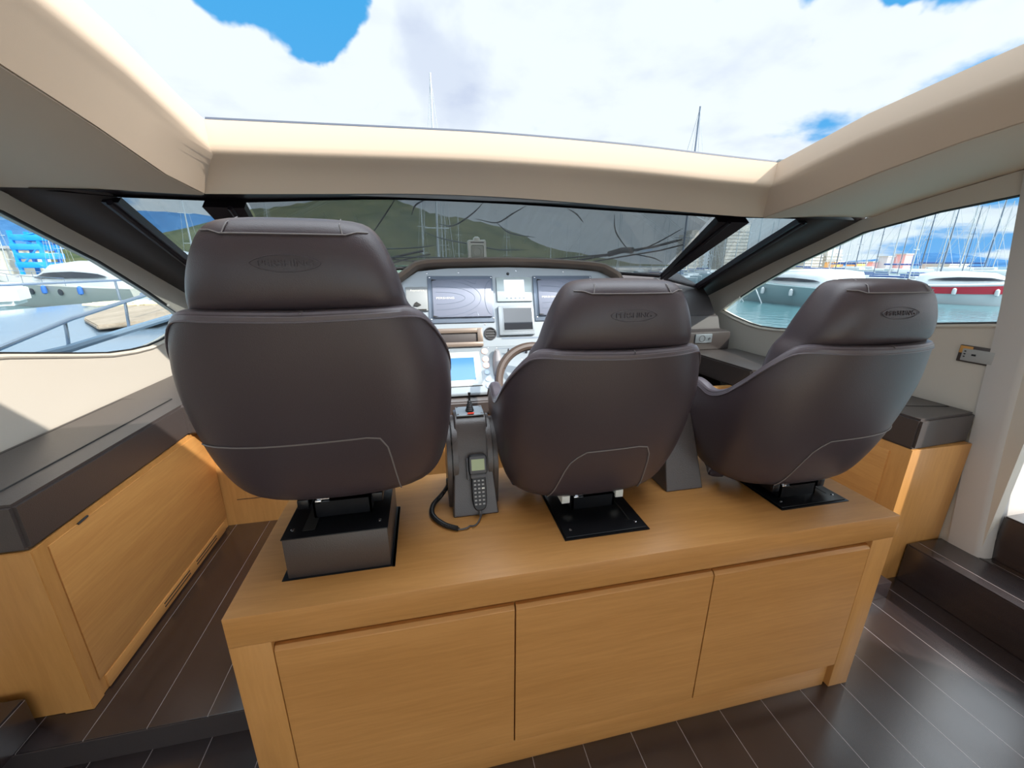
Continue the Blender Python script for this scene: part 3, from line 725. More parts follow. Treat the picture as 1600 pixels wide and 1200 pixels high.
def seat_extras(R_, ox, oy, oz, xl, xr, box):
    # pocket seam on the shell
    zt = .266; rad = .03; pts = []
    def arcpts(xc, sg):
        return [(xc + sg * (-rad + rad * math.sin(a)) if False else xc, z) for a, z in ()]
    path = []
    if xl is None: path += [(-.279, zt - .008), (-.22, zt - .004), (-.1, zt - .001)]
    else:
        path += [(xl - .035, .075), (xl - .022, .12), (xl - .006, .195), (xl + .006, .228), (xl + .024, .248), (xl + .05, zt)]
    if xr is None: path += [(.1, zt + .003), (.2, zt + .006), (.279, zt + .010)]
    else:
        path += [(xr - .05, zt + .004), (xr - .020, zt - .002), (xr - .005, .235), (xr, .20), (xr + .008, .12), (xr + .012, .075)]
    fine = []
    for i in range(len(path) - 1):
        for k in range(6):
            t_ = k / 6; fine.append((path[i][0] * (1 - t_) + path[i + 1][0] * t_, path[i][1] * (1 - t_) + path[i + 1][1] * t_))
    fine.append(path[-1])
    b = MB(); pp = []
    for x, z in fine:
        q = at_x(x, z); c = Vector((0, .35, q.z)); n_ = (q - c).normalized(); pp.append(q + n_ * .0004 + Vector((0, -.0006, 0)))
    b.tube(pp, .0021, 5); b.build('pocket_seam', STITCH, [c for c in R_.children if c.name.startswith('shell')][0])
def to_world(o, m): o.location = m
seats = []
specs = [  # x, y, z of seat origin, pocket seam left/right, plate x0, label
    (.247, -.065, .863, None, .150, .101, 'left helm seat of brown leather, raised highest on a dark box'),
    (1.013, -.005, H, -.125, .140, .870, 'middle helm seat of brown leather behind the steering wheel'),
    (1.751, -.085, H, -.09, None, 1.636, 'right helm seat of brown leather, nearest the starboard window')]
proto, backf = make_seat()
for i, (x, y, z, xl, xr, px0, lab) in enumerate(specs):
    o = proto if i == 0 else copy_tree(proto_clean)
    if i == 0:
        proto_clean = proto
        pc = [c for c in proto.children]
    seats.append(o)
for i, (x, y, z, xl, xr, px0, lab) in enumerate(specs):
    o = seats[i]; WO[o.name] = Vector((0, 0, 0))
    seat_extras(o, x, y, z, xl, xr, i == 0)
    # pedestal plate and slide mechanism, in seat coordinates
    X0 = px0 - x; Y0 = .101 - y; w_, d_ = .277, .278
    if i == 0:
        zb = H - z
        b = MB(); b.box(X0 + .012, X0 + w_ - .008, Y0 + .004, Y0 + d_, zb, -.002, .002); b.build('base_box', SLAB, o, 'raised dark box')
        b = MB(); b.box(X0 + .010, X0 + w_ - .006, Y0 + .002, Y0 + d_, -.003, .0, .001); b.box(X0 + w_ - .003, X0 + w_ + .004, Y0 - .004, Y0 + d_, zb, zb + .002)
        b.box(X0 - .002, X0 + w_ + .003, Y0 - .002, Y0 + d_ + .004, zb, zb + .002); b.build('base_plate', BLACKM, o)
    else:
        b = MB(); b.box(X0, X0 + w_, Y0, Y0 + d_, 0, .003); b.box(X0 + .006, X0 + w_ - .006, Y0 + .008, Y0 + d_ - .004, .003, .007, .002); b.build('base_plate', BLACKM, o)
    for sx in (.03, w_ - .03):
        b = MB(); b.lathe((X0 + sx, Y0 + .038, .0065 if i else 0), (0, 0, 1), [(.005, 0), (.005, .002), (.003, .003), (0, .003)], 12); b.build('screw', CHROME, o)
    b = MB()
    if i: b.box(X0 + w_ - .045, X0 + w_ - .041, Y0 + .05, Y0 + .2, .0068, .0074)
    else: b.box(X0 + .055, X0 + .085, Y0 + .03, Y0 + .24, 0, .001)
    b.build('slot', RUB, o)
    ym = .245
    b = MB(); b.box(-.072, .078, ym, ym + .004, .004, .050); b.box(-.072, .078, ym + .16, ym + .164, .004, .050); b.box(-.072, -.066, ym, ym + .16, .004, .05); b.box(.072, .078, ym, ym + .16, .004, .05)
    b.build('slide_box', BLACKM, o)
    b = MB(); b.tube([(-.03, ym + .04, .050), (.05, ym + .04, .052)], .012, 10); b.tube([(-.1, ym + .1, .056), (.1, ym + .1, .056)], .014, 8); b.build('slide_bar', BLACKM, o)
    for sx in (-.095, .095):
        b = MB(); b.box(sx - .014, sx + .014, ym - .003, ym + .2, .035, .062, .002); b.build('slide_rail', WHITEP if i == 1 else BLACKM, o, 'white capped rail' if i == 1 else None)
    b = MB(); b.box(-.062, -.03, ym + .005, ym + .03, .05, .06, .002); b.box(-.066, -.05, ym + .0, ym + .03, .045, .055, .002); b.build('bracket', CHROME, o)
    o.location = (x, y, z); o['label'] = lab; o['category'] = 'helm seat'; o['group'] = 'helm seats in a row on the oak cabinet'

# ================================================================== CONTROL PEDESTALS
def make_pedestal():
    t = bpy.data.objects.new('control_pedestal', None); COL.objects.link(t); WO[t.name] = Vector((0, 0, 0))
    # side profile (y, z) from the aft foot over the top and down the front
    prof = [(0, 0), (.030, .085), (.058, .165), (.085, .235), (.105, .278), (.122, .298), (.150, .306), (.200, .300), (.235, .270), (.255, .22), (.262, .12), (.262, 0)]
    b = MB(); rings = []
    for y, z in prof:
        hw = .0745 - .0215 * min(1, z / .30); rings.append([Vector((-hw, y, z)), Vector((-hw + .004, y - .004, z + .001)), Vector((hw - .004, y - .004, z + .001)), Vector((hw, y, z)), Vector((hw - .001, .20, z * .86)), Vector((-hw + .001, .20, z * .86))])
    vs = []; n = len(prof)
    for y, z in prof:
        hw = .0745 - .0215 * min(1, z / .30); vs += [(-hw, y, z), (hw, y, z)]
    fs = [[2 * i, 2 * i + 1, 2 * i + 3, 2 * i + 2] for i in range(n - 1)] + [[2 * i for i in range(n)][::-1], [2 * i + 1 for i in range(n)], [0, 1, 2 * n - 1, 2 * n - 2]]
    b.add(vs, fs); b.build('body', SLAB, t, bev=.004, sharp=50)
    return t
ped = make_pedestal(); PX, PY = .6275, .281
ped.location = (PX, PY, H); ped['label'] = 'dark leather control pedestal with joystick between left and middle seats'; ped['category'] = 'control pedestal'
ped2 = copy_tree(ped); ped2.location = (1.3925, PY, H); ped2['label'] = 'dark leather wedge pedestal between middle and right seats'
# fins, plate and joystick on the first one only
for sg in (-1, 1):
    b = MB(); P = []
    for k in range(25):
        a = PI * (1.0 - k / 24) ; P.append((.16 + .115 * math.cos(a) * (1.0), (.135 + .155 * math.sin(a))))
    P = [(.060, .0)] + P + [(.27, 0)]
    x0 = sg * .0735 if sg > 0 else -.0735
    for (xa, xb, k_) in ((.048, .066, 1.0), (.068, .084, .96)):
        Q = [(.16 + (y - .16) * k_, z * k_) for y, z in P]
        b.prism(Q, 'x', sg * xa, sg * xb, .002)
    b.build('side_cheek', SLAB, ped)
b = MB(); b.M = Matrix.Translation((0, .155, .3075)) @ Matrix.Rotation(math.radians(4), 4, 'X')
b.box(-.045, .047, -.036, .036, -.002, .003, .001); b.build('joystick_plate', ALU, ped)
b = MB(); b.M = Matrix.Translation((0, .155, .3075)) @ Matrix.Rotation(math.radians(4), 4, 'X')
for sx in (-.039, .041):
    for sy in (-.029, .029):
        b = MB(); b.M = Matrix.Translation((0, .155, .3075)) @ Matrix.Rotation(math.radians(4), 4, 'X'); b.lathe((sx, sy, .003), (0, 0, 1), [(.004, 0), (.004, .002), (0, .003)], 10); b.build('screw', CHROME, ped)
b = MB(); b.lathe((.002, .150, .310), (0, 0, 1), [(.014, 0), (.014, .006), (.012, .008), (.013, .011), (.0105, .014), (.0115, .017), (.009, .020), (.010, .023), (.0075, .026), (.0085, .029), (.006, .032), (.007, .035), (.0035, .039), (.0032, .058), (.0045, .060), (.0045, .066), (0, .067)], 18)
b.build('joystick', BLACKP, ped)
b = MB(); b.prism([(-.009, .118), (.012, .118), (.016, .130), (-.006, .130)], 'z', .311, .3125); b.build('marker', RED, ped)

# ---- phone handset on the pedestal face
A0 = Vector((PX, PY, H)); pn = Vector((0, -.945, .327)).normalized()   # face normal
pup = Vector((0, .327, .945)).normalized()
base = A0 + Vector((.012, .0, 0)) + Vector((0, .030, .085))
FM = Matrix(((1, 0, 0, 0), (0, pup.y, pn.y, 0), (0, pup.z, pn.z, 0), (0, 0, 0, 1)))
FM = Matrix.Translation(base) @ FM @ Matrix.Rotation(math.radians(0), 4, 'Z')
t = thing('phone_handset', 'black corded marine phone handset hung on the control pedestal', 'phone', base)
b = MB(); b.M = FM
def oval(hw, hy, cy, z, n=5, k=28): return sq((0, cy), hw, hy, z, n, k)
b.loft([oval(.027, .030, .078, .002), oval(.031, .034, .078, .008), oval(.031, .034, .078, .020), oval(.028, .031, .078, .027)])
b.loft([oval(.020, .062, -.004, .002, 3.6), oval(.024, .066, -.004, .008, 3.6), oval(.024, .066, -.004, .018, 3.6), oval(.021, .062, -.004, .024, 3.6)])
b.build('handset_body', BLACKP, t)
b = MB(); b.M = FM; b.box(-.036, -.029, .030, .100, .0, .018, .003); b.box(-.033, -.024, .028, .050, -.002, .014, .003); b.build('cradle', GREYP, t)
b = MB(); b.M = FM; b.box(-.026, .026, .052, .106, .0265, .0285, .001); b.build('display_bezel', GREYP, t)
b = MB(); b.M = FM; b.box(-.021, .021, .061, .097, .0284, .0292); b.build('display', LCD, t)
b = MB(); b.M = FM; b.box(-.024, .024, .036, .048, .0235, .0262, .001); b.build('function_key', GREYP, t)
for r in range(7):
    for c in range(3):
        b = MB(); b.M = FM; x = (c - 1) * .0128; y = .027 - r * .0125; wk = .0036 if (r, c) != (2, 2) else .0046
        b.box(x - wk, x + wk, y - .0026, y + .0026, .0235, .0255, .0006); b.build('key', LETTER if (r, c) == (2, 2) else mat('key_grey', (.42, .42, .43), .5), t)
b = MB(); b.M = FM; b.lathe((.0, -.068, .012), (0, -1, 0), [(.006, 0), (.006, .008), (.004, .022), (0, .022)], 12); b.build('strain_relief', GREYP, t)
# coiled cord: from handset foot down, over the oak top and back up to a clip on the pedestal's left side
def coil(path, r, turns, wire):
    P = [Vector(p) for p in path]; fine = []
    n = turns * 10; d = [0]
    for i in range(1, len(P)): d.append(d[-1] + (P[i] - P[i - 1]).length)
    for k in range(n + 1):
        t_ = d[-1] * k / n
        q = Vector([slerp(t_, d, [p[m_] for p in P]) for m_ in range(3)]); t2 = min(t_ + .002, d[-1]); t1 = t2 - .004
        tg = (Vector([slerp(t2, d, [p[m_] for p in P]) for m_ in range(3)]) - Vector([slerp(max(t1, 0), d, [p[m_] for p in P]) for m_ in range(3)])).normalized()
        u = tg.cross(Vector((0, 0, 1))).normalized(); w_ = tg.cross(u); a = 2 * PI * turns * k / n
        fine.append(q + (u * math.cos(a) + w_ * math.sin(a)) * r)
    b = MB(); b.tube(fine, wire, 5); return b
foot = FM @ Vector((0, -.088, .012))
straight = [foot, Vector((.640, .262, .752)), Vector((.625, .235, .746)), Vector((.612, .222, .747)), Vector((.600, .226, .745)), Vector((.590, .216, .747)), Vector((.575, .215, .745)), Vector((.562, .212, .749))]
sm = []
for i in range(len(straight) * 6):
    t_ = (len(straight) - 1) * i / (len(straight) * 6 - 1); sm.append(Vector([slerp(t_, list(range(len(straight))), [p[m_] for p in straight]) for m_ in range(3)]))
b = MB(); b.tube(sm, .0024, 6); b.build('cord', GREYP, t)
cp = [(.562, .214, .750), (.520, .245, .750), (.488, .300, .750), (.490, .355, .751), (.520, .400, .758), (.545, .405, .790), (.548, .385, .815)]
coil(cp, .0062, 62, .0022).build('cord', BLACKP, t, 'coiled stretch of cord')
b = MB(); b.box(.538, .557, .375, .395, .808, .826, .003); b.tube([(.545, .385, .812), (.552, .38, .79), (.556, .36, .775), (.552, .345, .78)], .003, 6); b.build('cord_clip', BLACKP, t)

# ================================================================== HELM CONSOLE
def frame(lo):
    P0, P1 = ((1.25, .85), (1.45, 1.063)) if lo else ((1.45, 1.063), (1.6, 1.477))
    dy, dz = P1[0] - P0[0], P1[1] - P0[1]; l = math.hypot(dy, dz); dy /= l; dz /= l
    return Matrix(((1, 0, 0, 0), (0, dy, -dz, P0[0]), (0, dz, dy, P0[1]), (0, 0, 0, 1))), l
UP_, UL = frame(False); LO_, LL = frame(True)
con = thing('helm_console', 'wide pale metal helm console with a bronze hood, facing the seats', 'helm console', (1.0, 1.4, .1))
b = MB()
upoly = [(.30, 0), (1.72, 0), (1.70, .40), (1.58, .452), (1.40, .468), (1.0, .478), (.64, .470), (.47, .452), (.33, .36)]
b.M = UP_; b.prism(upoly, 'z', -.02, 0, .001)
b.M = LO_; b.box(.42, 1.60, .0, LL, -.02, 0, .001)
b.M = None; b.box(.42, 1.60, 1.245, 1.30, .835, .85, .004)
b.build('panel', ALU, con)
b = MB(); b.prism([(1.238, .722), (1.238, .800), (1.275, .838), (1.475, 1.03), (1.635, 1.44), (1.72, 1.44), (1.85, .9), (1.85, .722)], 'x', .44, 1.62, .006)
b.build('body', SLAB, con, 'dark brown leather body')
# hood
hp = [(.28, .28), (.33, .372), (.40, .428), (.463, .475), (.55, .492), (.80, .500), (1.0, .503), (1.23, .498), (1.50, .482), (1.60, .468), (1.69, .415), (1.74, .28)]
HM = MB(); rows = []
N_ = len(hp)
def hoodpt(k):
    t_ = k; xs = list(range(N_)); return slerp(t_, xs, [p[0] for p in hp]), lerp(t_, xs, [p[1] for p in hp])
for k in range(0, (N_ - 1) * 5 + 1):
    x, w_ = hoodpt(k / 5); x2, w2 = hoodpt(min(N_ - 1, k / 5 + .05)); x1, w1 = hoodpt(max(0, k / 5 - .05))
    tx, tw = x2 - x1, w2 - w1; l = math.hypot(tx, tw); nx_, nw = tw / l, -tx / l     # inward normal
    def Q(i_, d_): return UP_ @ Vector((x + nx_ * i_, w_ + nw * i_, d_))
    rows.append([Q(.0, -.10), Q(-.016, -.05), Q(-.020, .03), Q(-.016, .058), Q(-.004, .068), Q(.010, .060), Q(.016, .045), Q(.018, .0), Q(.018, -.02)])
HM.loft(rows, cap=True, closed=False)
HM.build('hood', BRONZE, con)
def onp(fr, name, m, x0, x1, w0, w1, d0, d1, parent, bev=.002, label=None):
    b = MB(); b.M = fr; b.box(x0, x1, w0, w1, d0, d1, bev); return b.build(name, m, parent, label)
# tray
b = MB(); b.M = UP_
b.box(.47, .822, .085, .114, -.02, .012, .004); b.box(.47, .822, .004, .032, -.02, .016, .004); b.box(.79, .822, .010, .11, -.02, .014, .004); b.build('tray', BRONZE, con, 'recessed bronze tray')
onp(UP_, 'tray_recess', DARKPANEL, .47, .795, .03, .088, -.019, .0015, con, .001)
# vent
t = con
b = MB(); b.M = UP_; b.lathe((.868, .078, 0), (0, 0, 1), [(.037, 0), (.038, .006), (.033, .010), (.029, .006), (.028, .001), (0, .001)], 28); v = b.build('air_vent', GREYP, t)
b = MB(); b.M = UP_; b.lathe((.868, .078, .001), (0, 0, 1), [(.028, 0), (.028, .001), (0, .001)], 24); b.build('vent_core', RUB, v)
b = MB(); b.M = UP_
for w_ in (.062, .078, .094): b.box(.868 - .026, .868 + .026, w_ - .0022, w_ + .0022, .002, .007)
b.build('louvre', GREYP, v)
b = MB(); b.M = UP_
for x, w_ in [(.702, .445), (1.049, .456), (1.349, .449), (.636, .154), (.84, .135), (.52, .44), (.45, .165)]:
    b = MB(); b.M = UP_; b.lathe((x, w_, 0), (0, 0, 1), [(.004, 0), (.004, .002), (0, .003)], 10); b.build('bolt', CHROME, t)
b = MB(); b.M = UP_; b.lathe((.998, .437, 0), (0, 0, 1), [(.009, 0), (.008, .006), (.004, .012), (0, .012)], 12); b.build('keyhole', GREYP, t)
# gauges column & toggles
for w_, m_ in ((.262, RED), (.208, RED), (.168, RED), (.122, None), (.080, None), (.036, None)):
    b = MB(); b.M = LO_; x = .825; big = m_ is not None
    r_ = .0165 if big else .0135
    b.lathe((x, w_, 0), (0, 0, 1), [(r_ + .003, 0), (r_ + .003, .004), (r_, .006), (r_ * .7, .0065), (0, .0065)], 20)
    g = b.build('push_button', mat('pink_button', (.85, .55, .50), .35) if big else mat('blue_button', (.55, .70, .85), .3), t)
b = MB(); b.M = LO_
for x, w_ in [(.96, .235), (1.012, .240), (1.073, .243), (1.13, .243)]:
    b.tube([(x, w_, 0), (x, w_ + .004, .02), (x, w_ + .012, .045)], [.008, .006, .004], 8)
    tg = b.build('toggle_lever', GREYP, t); b = MB(); b.M = LO_
b = MB(); b.M = LO_
for x, w_ in [(.935, .225), (.94, .2), (.85, .29), (.90, .285), (.62, .282), (.70, .01), (1.04, .2)]:
    b = MB(); b.M = LO_; b.lathe((x, w_, 0), (0, 0, 1), [(.0035, 0), (.0035, .002), (0, .0025)], 8); b.build('bolt', CHROME, t)
b = MB(); b.M = UP_; b.box(.935, 1.3, .043, .050, 0, .002); b.M = LO_; b.box(.90, 1.5, .276, .278, 0, .001); b.build('label_strip', ALUD, t)
b = MB(); b.lathe((.905, 1.235, .815), (0, -1, .2), [(.016, 0), (.016, .01), (.010, .02), (0, .021)], 16); b.build('stop_knob', ORANGE, t, 'orange knob')
# instruments
def words(fr, body, x, w_, size, d_, m, parent, sx=1.1):
    vs, fs = text_mesh(body, size, .0004, (sx, 1)); b = MB(); b.M = fr; b.add([Vector((v.x + x, v.y + w_, v.z + d_)) for v in vs], fs); return b.build('lettering', m, parent)
ru = thing('radar_unit', 'small grey cover plate with white lettering, leftmost on the console', 'instrument', UP_ @ Vector((.455, .22, 0)))
onp(UP_, 'cover', mat('grey_cover', (.33, .36, .38), .4), .398, .517, .219, .357, 0, .014, ru)
words(UP_, 'Raymarine', .462, .337, .017, .0148, LETTER, ru)
b = MB(); b.M = UP_; b.prism([(.437, .246), (.443, .262), (.455, .270), (.466, .262), (.48, .252), (.462, .244)], 'z', .013, .022, .001); b.build('latch', RUB, ru)
onp(UP_, 'lip', RUB, .418, .508, .221, .2285, .013, .018, ru, .001)
def plotter(x0, x1, w0, w1, label):
    p = thing('chart_plotter', label, 'chart plotter', UP_ @ Vector(((x0 + x1) / 2, w0, 0)), 'covered chart plotters on the console')
    onp(UP_, 'bezel', ALUD, x0, x1, w0, w1, 0, .010, p)
    a0, a1, c0, c1 = x0 + .024, x1 - .013, w0 + .030, w1 - .024
    b = MB(); b.M = UP_; b.box(a0, a1, c0, c1, .010, .026, .004); b.build('sun_cover', SILVER, p)
    b = MB(); b.M = UP_; cy = (c0 + c1) / 2
    for a_, h_ in ((.165, .035), (.222, .068), (.258, .105)):
        pts = []
        for k in range(21):
            an = -PI / 2 + PI * k / 20; pts.append((a0 + .02 + (a_) * max(0, math.cos(an)) ** .9, cy + h_ * math.sin(an), .0262))
        b.tube(pts, .0011, 5)
    for sg in (-1, 1):
        b.tube([(a0 + .18, cy + sg * .108, .0262), (a0 + .235, cy + sg * .085, .0262), (a0 + .25, cy + sg * .083, .0262), (a0 + .258, cy + sg * .105, .0262)], .0011, 5)
    pts = [(a1 - .006 - .036 * math.cos(PI * (k / 16 - .5)), cy + .1 * math.sin(PI * (k / 16 - .5)), .0262) for k in range(17)]
    b.tube(pts, .0014, 5); b.build('cover_rib', ALUD, p)
    for w_ in (c1 - .006, c0 + .006):
        b = MB(); b.M = UP_; b.prism([(a0 - .002, w_ - .004), (a0 + .026, w_), (a0 - .002, w_ + .004)], 'z', .018, .030); b.build('corner_clip', RUB, p)
    for sx in (x0 + .012, x1 - .008):
        for w_ in (w0 + .022, w1 - .010):
            b = MB(); b.M = UP_; b.lathe((sx, w_, .010), (0, 0, 1), [(.004, 0), (.004, .002), (0, .003)], 10); b.build('screw', CHROME, p)
    words(UP_, 'PERSHING', a0 + .072, cy, .017, .0266, LETTER, p, 1.35)
    return p
plotter(.521, .900, .146, .422, 'left chart plotter under a silver cover with white lettering, beside the grey cover plate')
plotter(1.148, 1.528, .146, .422, 'right chart plotter under a silver cover, partly hidden by the middle seat')
p = thing('engine_display', 'pale square display with a lit screen between the two chart plotters', 'display', UP_ @ Vector((1.03, .27, 0)))
onp(UP_, 'bezel', mat('pale_bezel', (.56, .66, .68), .35, metal=.2), .922, 1.136, .267, .413, 0, .012, p)
onp(UP_, 'screen', SCRLIT, .968, 1.091, .306, .397, .0115, .0128, p, 0)
for k in range(5):
    b = MB(); b.M = UP_; b.box(.975 + k * .026, .985 + k * .026, .283, .288, .012, .0135); b.build('button', ALUD, p)
p = thing('small_plotter', 'dark screened display in a grey frame below the pale display', 'display', UP_ @ Vector((1.03, .06, 0)))
onp(UP_, 'bezel', mat('mid_bezel', (.36, .41, .46), .35, metal=.2), .921, 1.136, .063, .237, 0, .022, p, .004)
onp(UP_, 'inner_frame', ALU, .944, 1.130, .084, .230, .0215, .0235, p, .001)
onp(UP_, 'screen', SCRDARK, .951, 1.124, .093, .223, .0232, .0240, p, 0)
for k in range(6):
    b = MB(); b.M = UP_; b.box(.995 + k * .019, 1.006 + k * .019, .072, .077, .022, .0235); b.build('button', ALU, p)
p = thing('control_display', 'blue screened display at the bottom of the console between left and middle seats', 'display', LO_ @ Vector((.68, .04, 0)))
onp(LO_, 'bezel', mat('cream_bezel', (.62, .66, .66), .35, metal=.1), .560, .792, .040, .258, 0, .010, p, .003)
onp(LO_, 'screen', SCRBLUE, .585, .757, .076, .220, .0095, .0105, p, 0)
onp(LO_, 'logo_mark', SCRLIT, .735, .765, .055, .060, .0098, .0106, p, 0)
# steering wheel
sw = thing('steering_wheel', 'brown leather steering wheel mostly hidden behind the middle seat', 'steering wheel', (1.055, 1.12, .92))
RW = Matrix.Translation((1.055, 1.12, .93)) @ Matrix.Rotation(math.radians(62), 4, 'X')
b = MB(); b.M = RW; b.tube([(.20 * math.cos(2 * PI * k / 48), .20 * math.sin(2 * PI * k / 48), 0) for k in range(48)], .023, 10, closed=True); b.build('rim', mat('wheel_leather', (.085, .06, .05), .4), sw)
b = MB(); b.M = RW
for k in range(3):
    a = PI / 2 + 2 * PI * k / 3; b.tube([(.03 * math.cos(a), .03 * math.sin(a), -.04), (.19 * math.cos(a), .19 * math.sin(a), 0)], [.016, .010], 8)
b.build('spoke', GREYP, sw)
b = MB(); b.M = RW; b.lathe((0, 0, -.12), (0, 0, 1), [(.03, 0), (.03, .06), (.05, .075), (.045, .095), (0, .1)], 24); b.build('hub', BLACKP, sw)
b = MB(); b.M = RW
b.tube([(-.195, -.02, .012), (-.185, -.02, .024), (-.17, -.04, .02)], .002, 5); b.tube([(-.17, .08, .014), (-.16, .085, .024)], .002, 5); b.build('stitching', STITCH, sw)
b = MB()
b.loft([sq((.885, 1.33), .024, .05, .93, 2.4, 20), sq((.887, 1.345), .026, .055, .97, 2.4, 20), sq((.89, 1.37), .022, .045, 1.02, 2.4, 20), sq((.892, 1.39), .012, .025, 1.055, 2.4, 20)])
b.build('cowl', mat('cowl_grey', (.32, .31, .33), .45), con)

# ---- floodlight/compass camera unit above the hood
t = thing('searchlight_unit', 'white square lamp unit standing above the console hood in front of the windscreen', 'lamp', (.83, 1.72, 1.53))
b = MB(); b.M = Matrix.Translation((.83, 1.72, 1.61)) @ Matrix.Rotation(math.radians(-2), 4, 'Y')
b.box(-.056, .056, -.02, .025, -.055, .060, .010, 3); b.lathe((0, 0, .055), (0, 0, 1), [(.022, 0), (.020, .016), (.010, .024), (0, .025)], 18); b.build('housing', WHITEP, t)
b = MB(); b.M = Matrix.Translation((.83, 1.72, 1.61)); b.box(-.038, .038, -.024, -.018, -.044, .030, .008); b.lathe((0, -.024, -.008), (0, -1, 0), [(.026, 0), (.026, .003), (.022, .003), (.020, .001), (0, .001)], 24); b.build('lens', mat('lens_grey', (.45, .47, .42), .35), t)
b = MB(); b.M = Matrix.Translation((.83, 1.72, 1.61)); b.box(-.04, .04, -.022, -.0195, .042, .047); b.build('slot', GREYP, t)
b = MB(); b.box(.79, .87, 1.70, 1.75, 1.47, 1.562, .004); b.build('foot', RUB, t)

# ================================================================== OUTSIDE: WINDSCREEN COVER AND WIPERS
def gpt(u, v, o=.03):
    k = u * 24; i = min(23, int(k)); f = k - i
    a = tcurve[i].lerp(tcurve[i + 1], f); c = bcurve[i].lerp(bcurve[i + 1], f); q = a.lerp(c, v); return q + Vector((0, .06, .09)).normalized() * o
t = thing('windscreen_cover', 'grey mesh sun cover stretched over the outside of the windscreen', 'cover', (.985, 2.0, 1.75))
b = MB(); b.loft([[gpt(i / 40, j / 6, .02 + .006 * math.sin(i * 1.3 + j)) for j in range(7)] for i in range(41)], cap=False, closed=False)
for k in (0, 1):
    f = (lambda v: mv(v)) if k == 0 else (lambda v: v); o = Vector((0, .03, .03)); ex = Vector((.14, 0, 0)); uz = Vector((0, -.08, .05)); b.add([f(T_in - ex * .3 + uz) + o, f(T_out + ex + uz) + o, f(B_out + ex - uz) + o, f(B_in - ex * .3 - uz) + o], [[0, 1, 2, 3]])
b.build('mesh_sheet', MESHCOVER, t)
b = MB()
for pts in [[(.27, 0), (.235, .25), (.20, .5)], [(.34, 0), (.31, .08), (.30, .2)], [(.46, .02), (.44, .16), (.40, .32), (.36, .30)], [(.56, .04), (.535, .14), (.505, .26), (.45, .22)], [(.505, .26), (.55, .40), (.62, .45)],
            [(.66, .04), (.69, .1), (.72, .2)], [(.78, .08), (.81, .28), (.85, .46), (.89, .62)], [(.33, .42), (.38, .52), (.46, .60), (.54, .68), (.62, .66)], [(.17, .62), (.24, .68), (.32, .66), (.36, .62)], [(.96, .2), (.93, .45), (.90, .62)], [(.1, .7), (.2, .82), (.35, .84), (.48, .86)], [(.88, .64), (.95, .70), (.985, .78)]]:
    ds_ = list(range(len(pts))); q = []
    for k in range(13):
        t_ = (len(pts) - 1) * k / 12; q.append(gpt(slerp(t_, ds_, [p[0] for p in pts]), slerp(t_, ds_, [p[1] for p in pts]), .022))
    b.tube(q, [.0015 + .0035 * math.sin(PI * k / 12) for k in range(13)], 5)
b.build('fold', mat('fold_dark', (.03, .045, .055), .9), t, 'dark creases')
def wiper(pts, label):
    t = thing('windscreen_wiper', label, 'wiper', gpt(*pts[0]))
    b = MB(); b.tube([gpt(*p, .06) for p in pts], .009, 8); b.build('arm', RUB, t)
    b = MB(); b.tube([gpt(p[0] + .02, p[1] + .05, .055) for p in pts], .006, 6); b.build('link_arm', RUB, t)
    return t
t = wiper([(.76, .98), (.82, .84), (.885, .70), (.945, .58), (.985, .46)], 'black windscreen wiper parked on the right half of the windscreen')
b = MB(); b.tube([gpt(.70, .90, .05), gpt(.80, .80, .05), (gpt(.88, .70, .05)), gpt(.96, .52, .05), gpt(.99, .42, .05)], .006, 6); b.build('blade', RUB, t)
b = MB(); b.tube([gpt(.85, .74, .05), gpt(.88, .68, .065), gpt(.90, .64, .05)], .022, 8); b.tube([gpt(.72, .98, .05), gpt(.80, .86, .05), gpt(.87, .72, .05)], .008, 6); b.build('blade_clip', RUB, t)
t = wiper([(.22, .98), (.26, .90), (.30, .84), (.33, .8)], 'black windscreen wiper low on the left half, beside the left seat')
b = MB(); b.tube([gpt(.16, .84, .05), gpt(.22, .90, .05), gpt(.28, .96, .05), gpt(.34, 1.0, .05)], .006, 6); b.build('blade', RUB, t)

# ================================================================== OUTSIDE: OWN GUNWALE AND RAIL
b = MB(); b.prism([(-1.085, -2), (-1.62, -2), (-1.62, 1.6), (-1.60, 2.6), (-1.52, 3.4), (-1.085, 3.6)], 'z', .84, .90, .01)
tag(b.build('side_deck', GELGREY), 'grey side deck of the yacht just outside the left window', 'deck')
t = thing('deck_rail', 'polished steel deck rail outside the left window', 'rail', (-1.5, 2.0, 1.0))
G = [(-1.52, -.5, 1.10), (-1.52, .6, 1.07), (-1.52, 1.35, 1.055), (-1.52, 1.88, 1.052), (-1.52, 2.40, 1.080), (-1.50, 2.83, 1.108), (-1.44, 3.5, 1.15), (-1.30, 4.6, 1.2)]
b = MB(); b.tube(G, .024, 8); b.build('gunwale_cap', GELGREY, t, 'blue grey gunwale cap')
Rr = [(-1.52, -.5, .98), (-1.52, .6, 1.04), (-1.52, 1.52, 1.130), (-1.52, 1.98, 1.215), (-1.52, 2.45, 1.272), (-1.51, 2.86, 1.322), (-1.46, 3.5, 1.38), (-1.32, 4.6, 1.44)]
b = MB(); b.tube(Rr, .012, 10); b.build('top_rail', STEEL, t)
for i, (y, zb, zt) in enumerate([(1.93, 1.06, 1.205), (2.45, 1.09, 1.27)]):
    b = MB(); b.tube([(-1.52, y + .02 * 0, zt), (-1.52, y - .01, zt - .07), (-1.53, y - .035 + .03, zb + .03), (-1.54, y, zb)], .009, 8); b.build('stanchion', STEEL, t)
for (y, zt) in ((3.1, 1.35), (3.55, 1.39)):
    b = MB(); b.tube([(-1.50, y, zt), (-1.49, y + .02, zt - .1), (-1.49, y, zt - .22)], .009, 8); b.build('stanchion', CHROME, t)

